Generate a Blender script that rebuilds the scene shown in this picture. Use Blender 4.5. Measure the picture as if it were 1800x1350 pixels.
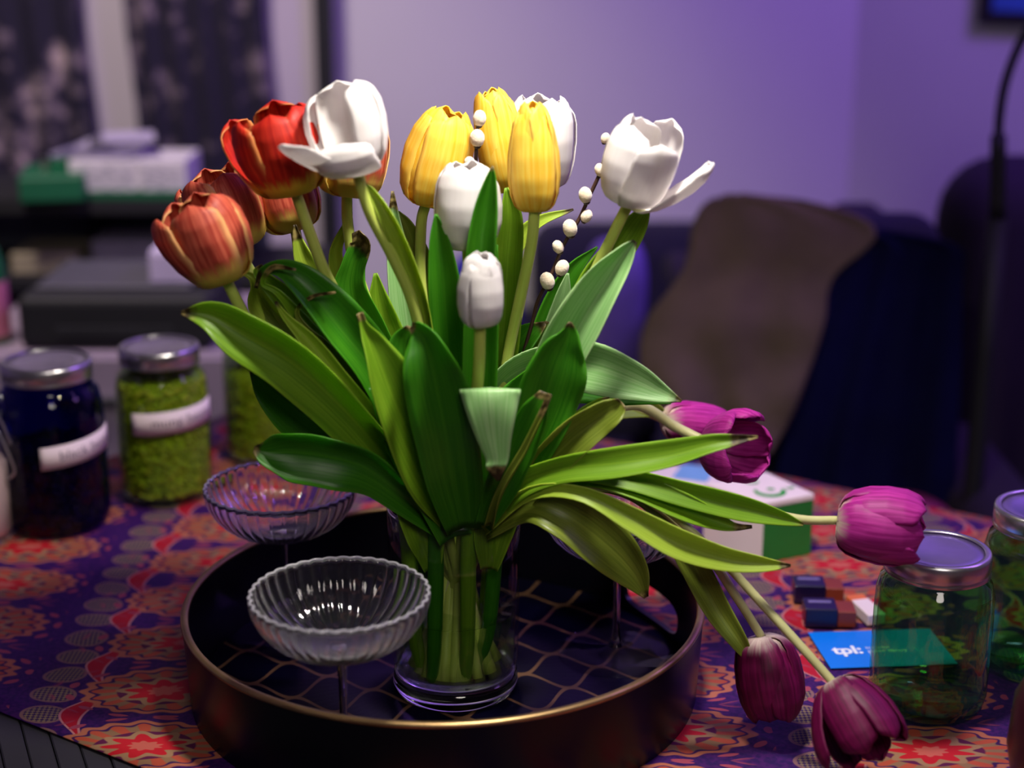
import bpy, bmesh, math, random
from math import sin, cos, pi, radians, tan, atan2, sqrt
from mathutils import Vector, Matrix, noise

random.seed(7)
S = bpy.context.scene
C = S.collection
for o in list(bpy.data.objects):
    bpy.data.objects.remove(o)

# ------------------------------------------------------------------ camera
F = 2800.0; PITCH = radians(17.0); TZ = 0.74; CAMZ = TZ + 0.59
cam_d = bpy.data.cameras.new('camera'); cam = bpy.data.objects.new('camera', cam_d); C.objects.link(cam)
cam.location = (0, 0, CAMZ); cam.rotation_euler = (pi/2 - PITCH, 0, 0)
cam_d.sensor_width = 36; cam_d.lens = F/1800*36; cam_d.clip_start = 0.01
cam_d.dof.use_dof = True; cam_d.dof.focus_distance = 1.17; cam_d.dof.aperture_fstop = 2.9
S.camera = cam
S.view_settings.view_transform = 'Standard'; S.view_settings.look = 'None'
S.view_settings.gamma = 1; S.view_settings.use_curve_mapping = False
S.view_settings.exposure = 0.0
# ------------------------------------------------------------------ world
w = bpy.data.worlds.new('world'); S.world = w; w.use_nodes = True
w.node_tree.nodes['Background'].inputs[0].default_value = (0.25, 0.14, 0.6, 1)
w.node_tree.nodes['Background'].inputs[1].default_value = 0.02
# ------------------------------------------------------------------ lights
def light(name, kind, loc, target, energy, col, size=0.2, **kw):
    d = bpy.data.lights.new(name, kind); d.energy = energy; d.color = col
    if kind == 'AREA':
        d.shape = 'DISK'; d.size = size
    else:
        d.shadow_soft_size = size
    for k, v in kw.items(): setattr(d, k, v)
    o = bpy.data.objects.new(name, d); C.objects.link(o)
    o.location = loc
    o.rotation_euler = (Vector(target)-Vector(loc)).to_track_quat('-Z', 'Y').to_euler()
    return o
light('pendant_spot', 'SPOT', (0.08, 0.96, 1.62), (0.03, 1.24, 0.9), 34, (1.0, 0.94, 0.84), 0.05, spot_size=radians(100), spot_blend=1.0)
light('violet_strip', 'AREA', (1.25, 1.8, 2.3), (0.8, 3.3, 1.3), 22, (0.36, 0.15, 1.0), 0.5)
light('violet_lamp', 'AREA', (1.5, 1.2, 2.0), (0.3, 1.5, 0.8), 2.2, (0.55, 0.25, 1.0), 0.4)
light('camera_side_fill', 'AREA', (0.25, -0.35, 2.0), (0.0, 1.25, 1.0), 7, (1.0, 0.90, 0.84), 0.5)  # added soft fill from the camera side, not a lamp of the room
light('shelf_fill', 'SPOT', (-0.75, 1.75, 2.3), (-0.75, 2.75, 0.9), 110, (1.0, 0.86, 0.78), 0.12, spot_size=radians(78), spot_blend=.8)  # added fill spot that brightens the shelf and left background

# ------------------------------------------------------------------ projection helpers
cp, sp = cos(PITCH), sin(PITCH)
def ray(px, py):
    a = (px-900)/F; b = (675-py)/F          # right, up, forward 1
    return Vector((a, cp + b*sp, -sp + b*cp))
def on_z(px, py, z):
    r = ray(px, py); t = (z-CAMZ)/r.z; return Vector((0, 0, CAMZ)) + r*t
def at_y(px, py, Y):
    r = ray(px, py); return Vector((0, 0, CAMZ)) + r*(Y/r.y)
def depth(p):
    return p.y*cp - (p.z-CAMZ)*sp
def mpp(p): return depth(p)/F              # metres per pixel at p
CAM = Vector((0, 0, CAMZ))

# ------------------------------------------------------------------ node expression helper
class X:
    def __init__(s, nt, k): s.nt = nt; s.k = k
    def m(s, op, b=None, c=None):
        n = s.nt.nodes.new('ShaderNodeMath'); n.operation = op
        for i, v in enumerate((s, b, c)):
            if v is None: continue
            if isinstance(v, X): s.nt.links.new(v.k, n.inputs[i])
            else: n.inputs[i].default_value = v
        return X(s.nt, n.outputs[0])
    def __add__(s, b): return s.m('ADD', b)
    __radd__ = __add__
    def __mul__(s, b): return s.m('MULTIPLY', b)
    __rmul__ = __mul__
    def __sub__(s, b): return s.m('SUBTRACT', b)
    def __rsub__(s, b): return (s*-1.0)+b
    def __truediv__(s, b): return s.m('DIVIDE', b)
    def step(s, lo, hi):                     # smoothstep
        n = s.nt.nodes.new('ShaderNodeMapRange'); n.interpolation_type = 'SMOOTHSTEP'
        s.nt.links.new(s.k, n.inputs[0]); n.inputs[1].default_value = lo; n.inputs[2].default_value = hi
        return X(s.nt, n.outputs[0])
    def abs(s): return s.m('ABSOLUTE')
    def cos(s): return s.m('COSINE')
    def sin(s): return s.m('SINE')
    def sq(s): return s*s
    def sqrt(s): return s.m('SQRT')
    def fract(s): return s.m('FRACT')
    def floor(s): return s.m('FLOOR')
class Mat:
    def __init__(s, name):
        s.m = bpy.data.materials.new(name); s.m.use_nodes = True; s.nt = s.m.node_tree
        s.b = s.nt.nodes['Principled BSDF']; s.out = s.nt.nodes['Material Output']
    def coords(s, kind='Object'):
        t = s.nt.nodes.new('ShaderNodeTexCoord'); q = s.nt.nodes.new('ShaderNodeSeparateXYZ')
        s.nt.links.new(t.outputs[kind], q.inputs[0])
        return [X(s.nt, q.outputs[i]) for i in range(3)]
    def vec(s, x, y, z=0.0):
        n = s.nt.nodes.new('ShaderNodeCombineXYZ')
        for i, v in enumerate((x, y, z)):
            if isinstance(v, X): s.nt.links.new(v.k, n.inputs[i])
            else: n.inputs[i].default_value = v
        return n.outputs[0]
    def noise(s, vec=None, scale=5, detail=3, rough=.5):
        n = s.nt.nodes.new('ShaderNodeTexNoise'); n.inputs['Scale'].default_value = scale
        n.inputs['Detail'].default_value = detail; n.inputs['Roughness'].default_value = rough
        if vec is None:
            t = s.nt.nodes.new('ShaderNodeTexCoord'); vec = t.outputs['Object']
        s.nt.links.new(vec, n.inputs['Vector'])
        return X(s.nt, n.outputs[0])
    def col(s, c):
        n = s.nt.nodes.new('ShaderNodeRGB'); n.outputs[0].default_value = (*c, 1); return n.outputs[0]
    def mix(s, f, a, b):
        n = s.nt.nodes.new('ShaderNodeMix'); n.data_type = 'RGBA'
        if isinstance(f, X): s.nt.links.new(f.k, n.inputs[0])
        else: n.inputs[0].default_value = f
        for i, v in ((6, a), (7, b)):
            if isinstance(v, tuple): n.inputs[i].default_value = (*v, 1)
            else: s.nt.links.new(v, n.inputs[i])
        return n.outputs[2]
    def base(s, c, rough=.5, metal=0, spec=None):
        if isinstance(c, tuple): s.b.inputs['Base Color'].default_value = (*c, 1)
        else: s.nt.links.new(c, s.b.inputs['Base Color'])
        s.b.inputs['Roughness'].default_value = rough; s.b.inputs['Metallic'].default_value = metal
        if spec is not None: s.b.inputs['Specular IOR Level'].default_value = spec
        return s
    def bump(s, h, strength=.3, dist=.001):
        n = s.nt.nodes.new('ShaderNodeBump'); n.inputs['Strength'].default_value = strength
        n.inputs['Distance'].default_value = dist
        s.nt.links.new(h.k, n.inputs['Height']); s.nt.links.new(n.outputs[0], s.b.inputs['Normal'])
        return s
    def translucent(s, c, f):
        t = s.nt.nodes.new('ShaderNodeBsdfTranslucent'); mx = s.nt.nodes.new('ShaderNodeMixShader')
        if isinstance(c, tuple): t.inputs[0].default_value = (*c, 1)
        else: s.nt.links.new(c, t.inputs[0])
        mx.inputs[0].default_value = f
        s.nt.links.new(s.b.outputs[0], mx.inputs[1]); s.nt.links.new(t.outputs[0], mx.inputs[2])
        s.nt.links.new(mx.outputs[0], s.out.inputs[0])
        return s
def srgb(r, g, b):
    f = lambda v: (v/255/12.92) if v <= 10 else ((v/255+.055)/1.055)**2.4
    return (f(r), f(g), f(b))
def plain(name, c, rough=.5, metal=0, var=.12, scale=30, bump=0):
    M = Mat(name); n = M.noise(scale=scale)
    d = tuple(max(0, v*(1-var*2)) for v in c); e = tuple(min(1, v*(1+var)) for v in c)
    M.base(M.mix(n, d, e), rough, metal)
    if bump: M.bump(n, bump, .002)
    return M.m
def glassy(name, c=(1, 1, 1), rough=0.0, ior=1.45, clear=0.0):
    """refracting glass; clear = share of light that goes straight through a thin wall"""
    M = Mat(name); M.base(c, rough)
    M.b.inputs['Transmission Weight'].default_value = 1; M.b.inputs['IOR'].default_value = ior
    if clear:
        t = M.nt.nodes.new('ShaderNodeBsdfTransparent'); t.inputs[0].default_value = (*c, 1)
        mx = M.nt.nodes.new('ShaderNodeMixShader'); mx.inputs[0].default_value = clear
        M.nt.links.new(M.b.outputs[0], mx.inputs[1]); M.nt.links.new(t.outputs[0], mx.inputs[2])
        M.nt.links.new(mx.outputs[0], M.out.inputs[0])
    return M.m
def thin_glass(name, c=(1, 1, 1), refl=1.0):
    """thin wall: Fresnel reflection over straight-through tinted transmission"""
    M = Mat(name)
    t = M.nt.nodes.new('ShaderNodeBsdfTransparent'); t.inputs[0].default_value = (*c, 1)
    g = M.nt.nodes.new('ShaderNodeBsdfGlossy'); g.inputs['Roughness'].default_value = .02
    fr = M.nt.nodes.new('ShaderNodeLayerWeight'); fr.inputs[0].default_value = .32
    f = X(M.nt, fr.outputs['Facing']); f = (f*f*f*.75+.03)*refl
    mx = M.nt.nodes.new('ShaderNodeMixShader')
    M.nt.links.new(f.k, mx.inputs[0]); M.nt.links.new(t.outputs[0], mx.inputs[1]); M.nt.links.new(g.outputs[0], mx.inputs[2])
    M.nt.links.new(mx.outputs[0], M.out.inputs[0])
    return M.m

# ------------------------------------------------------------------ object helpers
def root_loc(p):
    v = Vector((0, 0, 0))
    while p is not None: v += p.location; p = p.parent
    return v
def mesh(name, vs, fs, mat, parent=None, uvs=None, smooth=True, loc=None):
    """vs in world coordinates"""
    off = root_loc(parent)
    if loc is not None: off = off + Vector(loc) - root_loc(parent)
    me = bpy.data.meshes.new(name)
    me.from_pydata([tuple(Vector(v)-off) for v in vs], [], fs)
    if uvs is not None:
        l = me.uv_layers.new(name='UVMap')
        for lp in me.loops: l.data[lp.index].uv = uvs[lp.vertex_index]
    if smooth: me.polygons.foreach_set('use_smooth', [True]*len(me.polygons))
    me.materials.append(mat)
    o = bpy.data.objects.new(name, me); C.objects.link(o)
    if parent is not None: o.parent = parent
    if loc is not None: o.location = Vector(loc) - root_loc(parent)
    return o
def thing(name, loc, label, cat, group=None):
    o = bpy.data.objects.new(name, None); C.objects.link(o); o.location = loc; o.empty_display_size = .02
    tag(o, label, cat, group); return o
def tag(o, label, cat, group=None, kind=None):
    o['label'] = label; o['category'] = cat
    if group: o['group'] = group
    if kind: o['kind'] = kind
    return o
def solid(o, t, off=0):
    m = o.modifiers.new('thickness', 'SOLIDIFY'); m.thickness = t; m.offset = off; return o
def bevel(o, wd, seg=3):
    m = o.modifiers.new('bevel', 'BEVEL'); m.width = wd; m.segments = seg; m.limit_method = 'ANGLE'; return o
def lathe(prof, c, seg=64, rib=None, closed=False):
    """prof [(r,z)], c centre; rib(theta, i) -> radius factor"""
    vs, fs = [], []
    n = len(prof)
    for i, (r, z) in enumerate(prof):
        for k in range(seg):
            a = 2*pi*k/seg; q = r*(rib(a, i) if rib else 1)
            vs.append((c[0]+q*cos(a), c[1]+q*sin(a), c[2]+z))
    rng = n if closed else n-1
    for i in range(rng):
        j = (i+1) % n
        for k in range(seg):
            l = (k+1) % seg
            fs.append((i*seg+k, i*seg+l, j*seg+l, j*seg+k))
    return vs, fs
def box(c, s, rz=0.0, taper=1.0):
    R = Matrix.Rotation(rz, 3, 'Z'); vs = []
    for z in (-1, 1):
        for x, y in ((-1, -1), (1, -1), (1, 1), (-1, 1)):
            f = taper if z > 0 else 1
            vs.append(Vector(c)+R @ Vector((x*s[0]/2*f, y*s[1]/2*f, z*s[2]/2)))
    return vs, [(0, 3, 2, 1), (4, 5, 6, 7), (0, 1, 5, 4), (1, 2, 6, 5), (2, 3, 7, 6), (3, 0, 4, 7)]
def bx(name, c, s, mat, parent=None, rz=0.0, bev=0.0, taper=1.0):
    vs, fs = box(c, s, rz, taper); o = mesh(name, vs, fs, mat, parent, smooth=False)
    if bev: bevel(o, bev)
    return o
def prism(poly, z0, z1):
    n = len(poly)
    vs = [(p[0], p[1], z0) for p in poly]+[(p[0], p[1], z1) for p in poly]
    fs = [tuple(reversed(range(n))), tuple(range(n, 2*n))]+[(i, (i+1) % n, n+(i+1) % n, n+i) for i in range(n)]
    return vs, fs
def crom(P, n):
    """Catmull-Rom through P (Vectors of any size), n samples"""
    out = []; m = len(P)-1
    for i in range(n):
        t = i/(n-1)*m; k = min(int(t), m-1); f = t-k
        p1, p2 = P[k], P[k+1]
        p0 = P[k-1] if k > 0 else p1*2-p2
        p3 = P[k+2] if k+2 <= m else p2*2-p1
        out.append((p1*2+(p2-p0)*f+(p0*2-p1*5+p2*4-p3)*f*f+(p1*3-p0-p2*3+p3)*f*f*f)*.5)
    return out
def tube(pts, rad, seg=10, n=None, caps=True):
    P = crom([Vector((*p, r)) for p, r in zip(pts, rad)], n or len(pts)*6)
    vs, fs, uv = [], [], []
    nrm = None; N = len(P)
    for i, q in enumerate(P):
        a = P[max(0, i-1)].to_3d() if False else Vector(P[max(0, i-1)][:3]); b = Vector(P[min(N-1, i+1)][:3])
        T = (b-a).normalized()
        if nrm is None:
            nrm = T.orthogonal().normalized()
        nrm = (nrm-T*nrm.dot(T)).normalized(); bi = T.cross(nrm)
        for k in range(seg):
            an = 2*pi*k/seg
            vs.append(Vector(q[:3])+(nrm*cos(an)+bi*sin(an))*q[3]); uv.append((k/seg, i/(N-1)))
    for i in range(N-1):
        for k in range(seg):
            l = (k+1) % seg
            fs.append((i*seg+k, i*seg+l, (i+1)*seg+l, (i+1)*seg+k))
    if caps:
        fs.append(tuple(reversed(range(seg)))); fs.append(tuple((N-1)*seg+k for k in range(seg)))
    return vs, fs, uv
def blob(c, r, seg=12, rings=8, squash=(1, 1, 1), axis=None):
    vs, fs = [Vector(c)+Vector((0, 0, -r*squash[2]))], []
    q = axis.to_track_quat('Z', 'Y') if axis is not None else None
    vs = []
    for i in range(rings+1):
        ph = -pi/2+pi*i/rings
        for k in range(seg):
            a = 2*pi*k/seg
            v = Vector((r*cos(ph)*cos(a)*squash[0], r*cos(ph)*sin(a)*squash[1], r*sin(ph)*squash[2]))
            if q: v = q @ v
            vs.append(Vector(c)+v)
    for i in range(rings):
        for k in range(seg):
            l = (k+1) % seg
            fs.append((i*seg+k, i*seg+l, (i+1)*seg+l, (i+1)*seg+k))
    return vs, fs
def join(parts):
    V, Fc = [], []
    for vs, fs in parts:
        b = len(V); V += [Vector(v) for v in vs]; Fc += [tuple(i+b for i in f) for f in fs]
    return V, Fc

# ================================================================== SETTING
WY = 3.3
wallm = plain('wall_paint', (0.62, 0.60, 0.64), .75, var=.03, scale=4)
def struct(o): o['kind'] = 'structure'; return o
struct(bx('floor', (0, .8, -.02), (6.4, 6.4, .04), plain('dark_floor', (.05, .035, .03), .5)))
struct(bx('ceiling', (0, .8, 2.52), (6.4, 6.4, .04), plain('ceiling_paint', (.5, .48, .5), .8, var=.03)))
struct(bx('wall_back', (-.5, WY+.05, 1.25), (5.4, .1, 2.5), wallm))
# right wall leaves the back wall at the faint corner seen right of the lamp-lit stretch
cx = at_y(1492, 300, WY).x
wv, wf = prism([(cx, WY), (cx+1.5, WY-.9), (cx+1.56, WY-.8), (cx+.06, WY+.12)], 0, 2.5)
struct(mesh('wall_right', wv, wf, wallm, smooth=False))
wv, wf = prism([(cx+1.5, WY-.9), (cx+1.5, -2.4), (cx+1.6, -2.4), (cx+1.6, WY-.8)], 0, 2.5)
struct(mesh('wall_side', wv, wf, wallm, smooth=False))
struct(bx('wall_left', (-2.6, .5, 1.25), (.1, 5.8, 2.5), wallm))
struct(bx('wall_front', (0, -2.35, 1.25), (5.2, .1, 2.5), wallm))

# ================================================================== TABLE + CLOTH
U = Vector((cos(radians(-33)), sin(radians(-33)), 0)); Nn = Vector((-U.y, U.x, 0))
def tn(u, n, z=TZ): return U*u+Nn*n+Vector((0, 0, z))
c0 = tn(-.2, .8, 0)
table = thing('dining_table', c0, 'long dark plank dining table under the paisley cloth, bare at its near left corner', 'table')
plank_m = plain('dark_plank', srgb(40, 38, 46), .55, var=.2, scale=8, bump=.2)
dark_m = plain('table_dark', (.03, .025, .03), .5)
vs, fs = prism([tn(-1.27, .2)[:2], tn(1.2, .2)[:2], tn(1.2, 1.49)[:2], tn(-1.27, 1.49)[:2]], TZ-.035, TZ-.008)
mesh('tabletop', vs, fs, dark_m, table, smooth=False)
pd = Vector((-.39, .92, 0)).normalized()
def hit(u0, n0, n1):
    p = tn(u0, n0); k = (n1-n0)/pd.dot(Nn); return p+pd*k
for i in range(40):
    u0 = -1.2+i*.032
    a, b = hit(u0, .45, .22), hit(u0+.0305, .45, .22)
    c, d = hit(u0+.0305, .45, .76), hit(u0, .45, .76)
    vs, fs = prism([q[:2] for q in (a, b, c, d)], TZ-.0082, TZ-.0008-.0006*(i % 2))
    bevel(mesh('plank', vs, fs, plank_m, table, smooth=False), .001, 1)
for u, n in ((-1.15, .3), (1.1, .3), (-1.15, 1.4), (1.1, 1.4)):
    bx('leg', tn(u, n, (TZ-.035)/2), (.07, .07, TZ-.035), dark_m, table, radians(-33))

# printed cloth: rows of toothed medallions, chains of ovals, red serrated leaves
M = Mat('paisley_print')
x, y, z = M.coords('Object')
nz = M.noise(scale=9, detail=2); nz2 = M.noise(scale=14, detail=1)
x = x+(nz-.5)*.022; y = y+(nz2-.5)*.02
PX, PY = .190, .084
cxn = (x/PX).floor(); u = ((x/PX).fract()-.5)*PX
row = y/PY+cxn*.37
v = (row.fract()-.5)*PY
# medallion
mx_ = u-.0-.018
d = ((mx_/.062).sq()+(v/.034).sq()).sqrt()
th = (v*1.9).m('ARCTAN2', mx_)
teeth = (th*17.0).cos(); teeth2 = (th*9.0).cos()
bgc = srgb(40, 10, 84)
fine = M.noise(scale=260, detail=2)
c = M.mix(fine.step(.35, .65), bgc, srgb(70, 18, 100))
# chain of ovals left of each medallion
cu = (u+.068); cr = y/.033; cvv = (cr.fract()-.5)*.033
od = ((cu/.017).sq()+(cvv/.0135).sq()).sqrt()
hatch = ((cu+cvv)*900.0).sin()*((cu-cvv)*900.0).sin()
c = M.mix(od.step(1.06, 1.0), c, srgb(140, 100, 100))
c = M.mix(od.step(.9, .85), c, M.mix(hatch.step(-.2, .2), srgb(60, 30, 84), srgb(142, 122, 92)))
# red serrated leaves along the column edge
lu = u-(((y*2*pi/PY)).sin()*.008-.040)
red = (lu.abs()-((y*2*pi/PY+1.0).cos()*.004+.0045))
c = M.mix((red*600.0).step(1.4, .8), c, srgb(200, 130, 130))
c = M.mix((red*600.0).step(.2, -.4), c, srgb(186, 20, 34))
# small dotted tendrils around the medallions
dots = ((th*13.0).cos()+(d*26.0).cos())
c = M.mix((dots.step(.9, 1.2)*d.step(1.02, 1.1)*d.step(1.5, 1.35)), c, srgb(168, 70, 90))
# medallion rings
e = d+teeth*.045
c = M.mix(e.step(1.07, 1.03), c, srgb(190, 110, 80))
c = M.mix(e.step(.95, .92), c, srgb(60, 16, 80))
e2 = d+teeth*.06
c = M.mix(e2.step(.9, .86), c, M.mix(teeth.step(-.3, .3), srgb(190, 82, 52), srgb(150, 112, 78)))
c = M.mix(d.step(.63, .60), c, srgb(96, 22, 66))
c = M.mix((d+teeth2*.08).step(.58, .54), c, srgb(168, 128, 92))
c = M.mix((d+teeth2*.10).step(.44, .40), c, srgb(200, 24, 30))
c = M.mix((d+teeth2*.03).step(.2, .17), c, srgb(206, 100, 84))
c = M.mix(.22, c, srgb(30, 4, 50))
M.base(c, .62, spec=.3).bump(M.noise(scale=700), .15, .0004)
cloth_m = M.m
NU, NV = 90, 40
vs, fs = [], []
for j in range(NV+1):
    for i in range(NU+1):
        p = tn(-1.268+2.46*i/NU, .694+.796*j/NV, TZ)
        p.z += .0012+.0012*noise.noise(p*9)
        vs.append(p)
for j in range(NV):
    for i in range(NU):
        a = j*(NU+1)+i; fs.append((a, a+1, a+NU+2, a+NU+1))
# far side hangs down
base = len(vs)
for k in range(1, 7):
    for i in range(NU+1):
        q = tn(-1.268+2.46*i/NU, 1.492+.012*sin(i*.9)*k/6+.004*k, TZ-.035*k)
        vs.append(q)
prev = [NV*(NU+1)+i for i in range(NU+1)]
for k in range(6):
    cur = [base+k*(NU+1)+i for i in range(NU+1)]
    for i in range(NU): fs.append((prev[i], prev[i+1], cur[i+1], cur[i]))
    prev = cur
cl = mesh('tablecloth', vs, fs, cloth_m, smooth=True)
solid(cl, .0012, 0)
tag(cl, 'purple, red and orange paisley medallion cloth spread over the table', 'tablecloth')

# ================================================================== TRAY
CT = TZ+.003
R = .2
tc = Vector((on_z(778, 1085, TZ+.07).x, 1.13, CT))
tray = thing('serving_tray', tc, 'round black lacquer tray with gold rim and lattice floor, under the vase', 'tray')
blk = Mat('black_lacquer'); blk.base((.002, .002, .005), .3, spec=.25); blk = blk.m
gold = plain('antique_gold', (.42, .27, .12), .35, .9, var=.1, scale=60)
TH = .067
ring_v, ring_f = lathe([(R-.004, 0), (R-.0005, TH), (R-.005, TH), (R-.0085, 0)], tc, 160, closed=True)
wall_o = mesh('rim_wall', ring_v, ring_f, blk, tray)
cut = []
for a0 in (27,):
    poly = []
    ha = 12.5
    for k in range(24):
        t = 2*pi*k/24
        sx = cos(t); sz = sin(t)
        a = radians(a0+ha*(abs(sx)**.6)*(1 if sx > 0 else -1)); zz = .0215+.0135*(abs(sz)**.7)*(1 if sz > 0 else -1)
        poly.append((a, zz))
    V = [tc+Vector((cos(a)*rr, sin(a)*rr, zz)) for rr in (R-.03, R+.03) for a, zz in poly]
    Fq = [tuple(range(24)), tuple(reversed(range(24, 48)))]+[(i, 24+i, 24+(i+1) % 24, (i+1) % 24) for i in range(24)]
    cut.append((V, Fq))
V, Fq = join(cut)
cutter = mesh('cutter', V, Fq, blk, smooth=False)
bmc = bmesh.new(); bmc.from_mesh(cutter.data); bmesh.ops.recalc_face_normals(bmc, faces=bmc.faces); bmc.to_mesh(cutter.data); bmc.free()
bmc = bmesh.new(); bmc.from_mesh(wall_o.data); bmesh.ops.recalc_face_normals(bmc, faces=bmc.faces); bmc.to_mesh(wall_o.data); bmc.free()
bo = wall_o.modifiers.new('b', 'BOOLEAN'); bo.object = cutter; bo.operation = 'DIFFERENCE'; bo.solver = 'EXACT'
bpy.context.view_layer.update()
me = bpy.data.meshes.new_from_object(wall_o.evaluated_get(bpy.context.evaluated_depsgraph_get()))
wall_o.modifiers.clear(); wall_o.data = me
me.set_sharp_from_angle(angle=radians(40))
bpy.data.objects.remove(cutter)
# gold bead along the rim
bead = []
vs, fs = [], []
for k in range(160):
    a = 2*pi*k/160
    for q in range(8):
        b = 2*pi*q/8
        rr = R-.0027+.0032*cos(b); vs.append((tc.x+rr*cos(a), tc.y+rr*sin(a), tc.z+TH+.0012+.0022*sin(b)))
for k in range(160):
    for q in range(8):
        fs.append((k*8+q, ((k+1) % 160)*8+q, ((k+1) % 160)*8+(q+1) % 8, k*8+(q+1) % 8))
mesh('gold_rim', vs, fs, gold, tray)['label'] = 'gold rim bead'
M = Mat('lattice_print')
x, y, z = M.coords('Object')
x = x*cos(radians(12))+y*sin(radians(12)); y = y*cos(radians(12))-x*sin(radians(12))
LX, LY = .060, .028
fam = []
def wavefam(ph):
    yy = y/LY*.5+ph                       # period 2 rows
    w_ = (x*(2*pi/LX)).cos()
    f1 = (((yy-w_*.25*(1 if ph == 0 else -1)).fract())-.5).abs()
    return f1
f1 = wavefam(0.0)
yy = y/LY*.5+.5
f2 = (((yy+(x*(2*pi/LX)).cos()*.25).fract())-.5).abs()
ln = f1.m('MINIMUM', f2)
patch = M.noise(scale=9, detail=2)
navy = M.mix(patch, srgb(3, 3, 14), srgb(12, 10, 42))
c = M.mix(ln.step(.055, .03), navy, srgb(120, 88, 62))
M.base(c, .3, spec=.2); lat = M.m
vs, fs = lathe([(.0001, 0.0), (.0001, .004), (R-.0088, .004), (R-.0088, 0)], tc, 96)
mesh('tray_floor', vs, fs, lat, tray)['label'] = 'navy floor with gold lattice print'
FZ = tc.z+.0042

# ================================================================== VASE + WATER
vb = on_z(801, 1206, FZ)
VR, VH = .0488, .150
glass = glassy('clear_glass', (1, 1, 1), 0, 1.45)
wallg = thin_glass('vase_wall_glass', (.93, .95, .94))
vase = thing('glass_vase', vb, 'clear cylindrical glass vase full of tulip stems in the middle of the tray', 'vase')
vs, fs = lathe([(VR*.95, .017), (VR*.99, .03), (VR, .06), (VR*1.01, .11), (VR*1.02, VH), (VR*1.0, VH+.0012), (VR*.965, VH), (VR*.955, .11), (VR*.945, .05), (VR*.93, .024), (VR*.90, .0172)], vb, 96)
mesh('vase_wall', vs, fs, wallg, vase)
vs, fs = lathe([(.0001, 0.0002), (VR*.86, .0002), (VR*.95, .003), (VR*.985, .009), (VR*.965, .0165), (VR*.88, .0175), (VR*.5, .015), (.0001, .0145)], vb, 96)
mesh('vase_base', vs, fs, glass, vase)['label'] = 'thick clear glass base'
vs, fs = lathe([(VR*1.018, VH-.001), (VR*1.022, VH+.0005), (VR*1.0, VH+.0018), (VR*.972, VH+.0005), (VR*.976, VH-.001)], vb, 96, closed=True)
mesh('vase_lip', vs, fs, glass, vase)
WL = .068
M = Mat('water'); M.base((.92, .97, .88), 0); M.b.inputs['Transmission Weight'].default_value = 1; M.b.inputs['IOR'].default_value = 1.33
t = M.nt.nodes.new('ShaderNodeBsdfTransparent'); t.inputs[0].default_value = (.9, .95, .86, 1)
mx = M.nt.nodes.new('ShaderNodeMixShader'); mx.inputs[0].default_value = .75
M.nt.links.new(M.b.outputs[0], mx.inputs[1]); M.nt.links.new(t.outputs[0], mx.inputs[2]); M.nt.links.new(mx.outputs[0], M.out.inputs[0])
vs, fs = lathe([(.0001, .0182), (VR*.88, .0182), (VR*.925, .026), (VR*.938, .05), (VR*.942, WL-.001), (VR*.948, WL+.001), (VR*.93, WL), (.0001, WL)], vb, 64)
wt = mesh('vase_water', vs, fs, M.m)
tag(wt, 'water in the lower half of the glass vase', 'water')

# ================================================================== COUPES
NR = 38
M = Mat('coupe_rib_glint'); M.base((1, 1, 1), .04); M.b.inputs['Transmission Weight'].default_value = 1; M.b.inputs['IOR'].default_value = 1.45
lw = M.nt.nodes.new('ShaderNodeLayerWeight'); lw.inputs[0].default_value = .5; fc = X(M.nt, lw.outputs['Facing'])
df = M.nt.nodes.new('ShaderNodeBsdfDiffuse'); df.inputs[0].default_value = (.95, .93, 1, 1)  # white diffuse towards grazing angles stands in for lamp glints on the ribs
mx = M.nt.nodes.new('ShaderNodeMixShader'); M.nt.links.new((fc*fc*fc*fc*.20+.004).k, mx.inputs[0])
M.nt.links.new(M.b.outputs[0], mx.inputs[1]); M.nt.links.new(df.outputs[0], mx.inputs[2]); M.nt.links.new(mx.outputs[0], M.out.inputs[0])
cgl = M.m
M = Mat('coupe_rim_glint'); M.base((.9, .88, .95), .15); M.b.inputs['Transmission Weight'].default_value = .7; rimg = M.m  # pale, partly opaque bead paints the bright glint along the lip
footg = thin_glass('coupe_foot_glass', (.94, .94, .97), .6)
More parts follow.
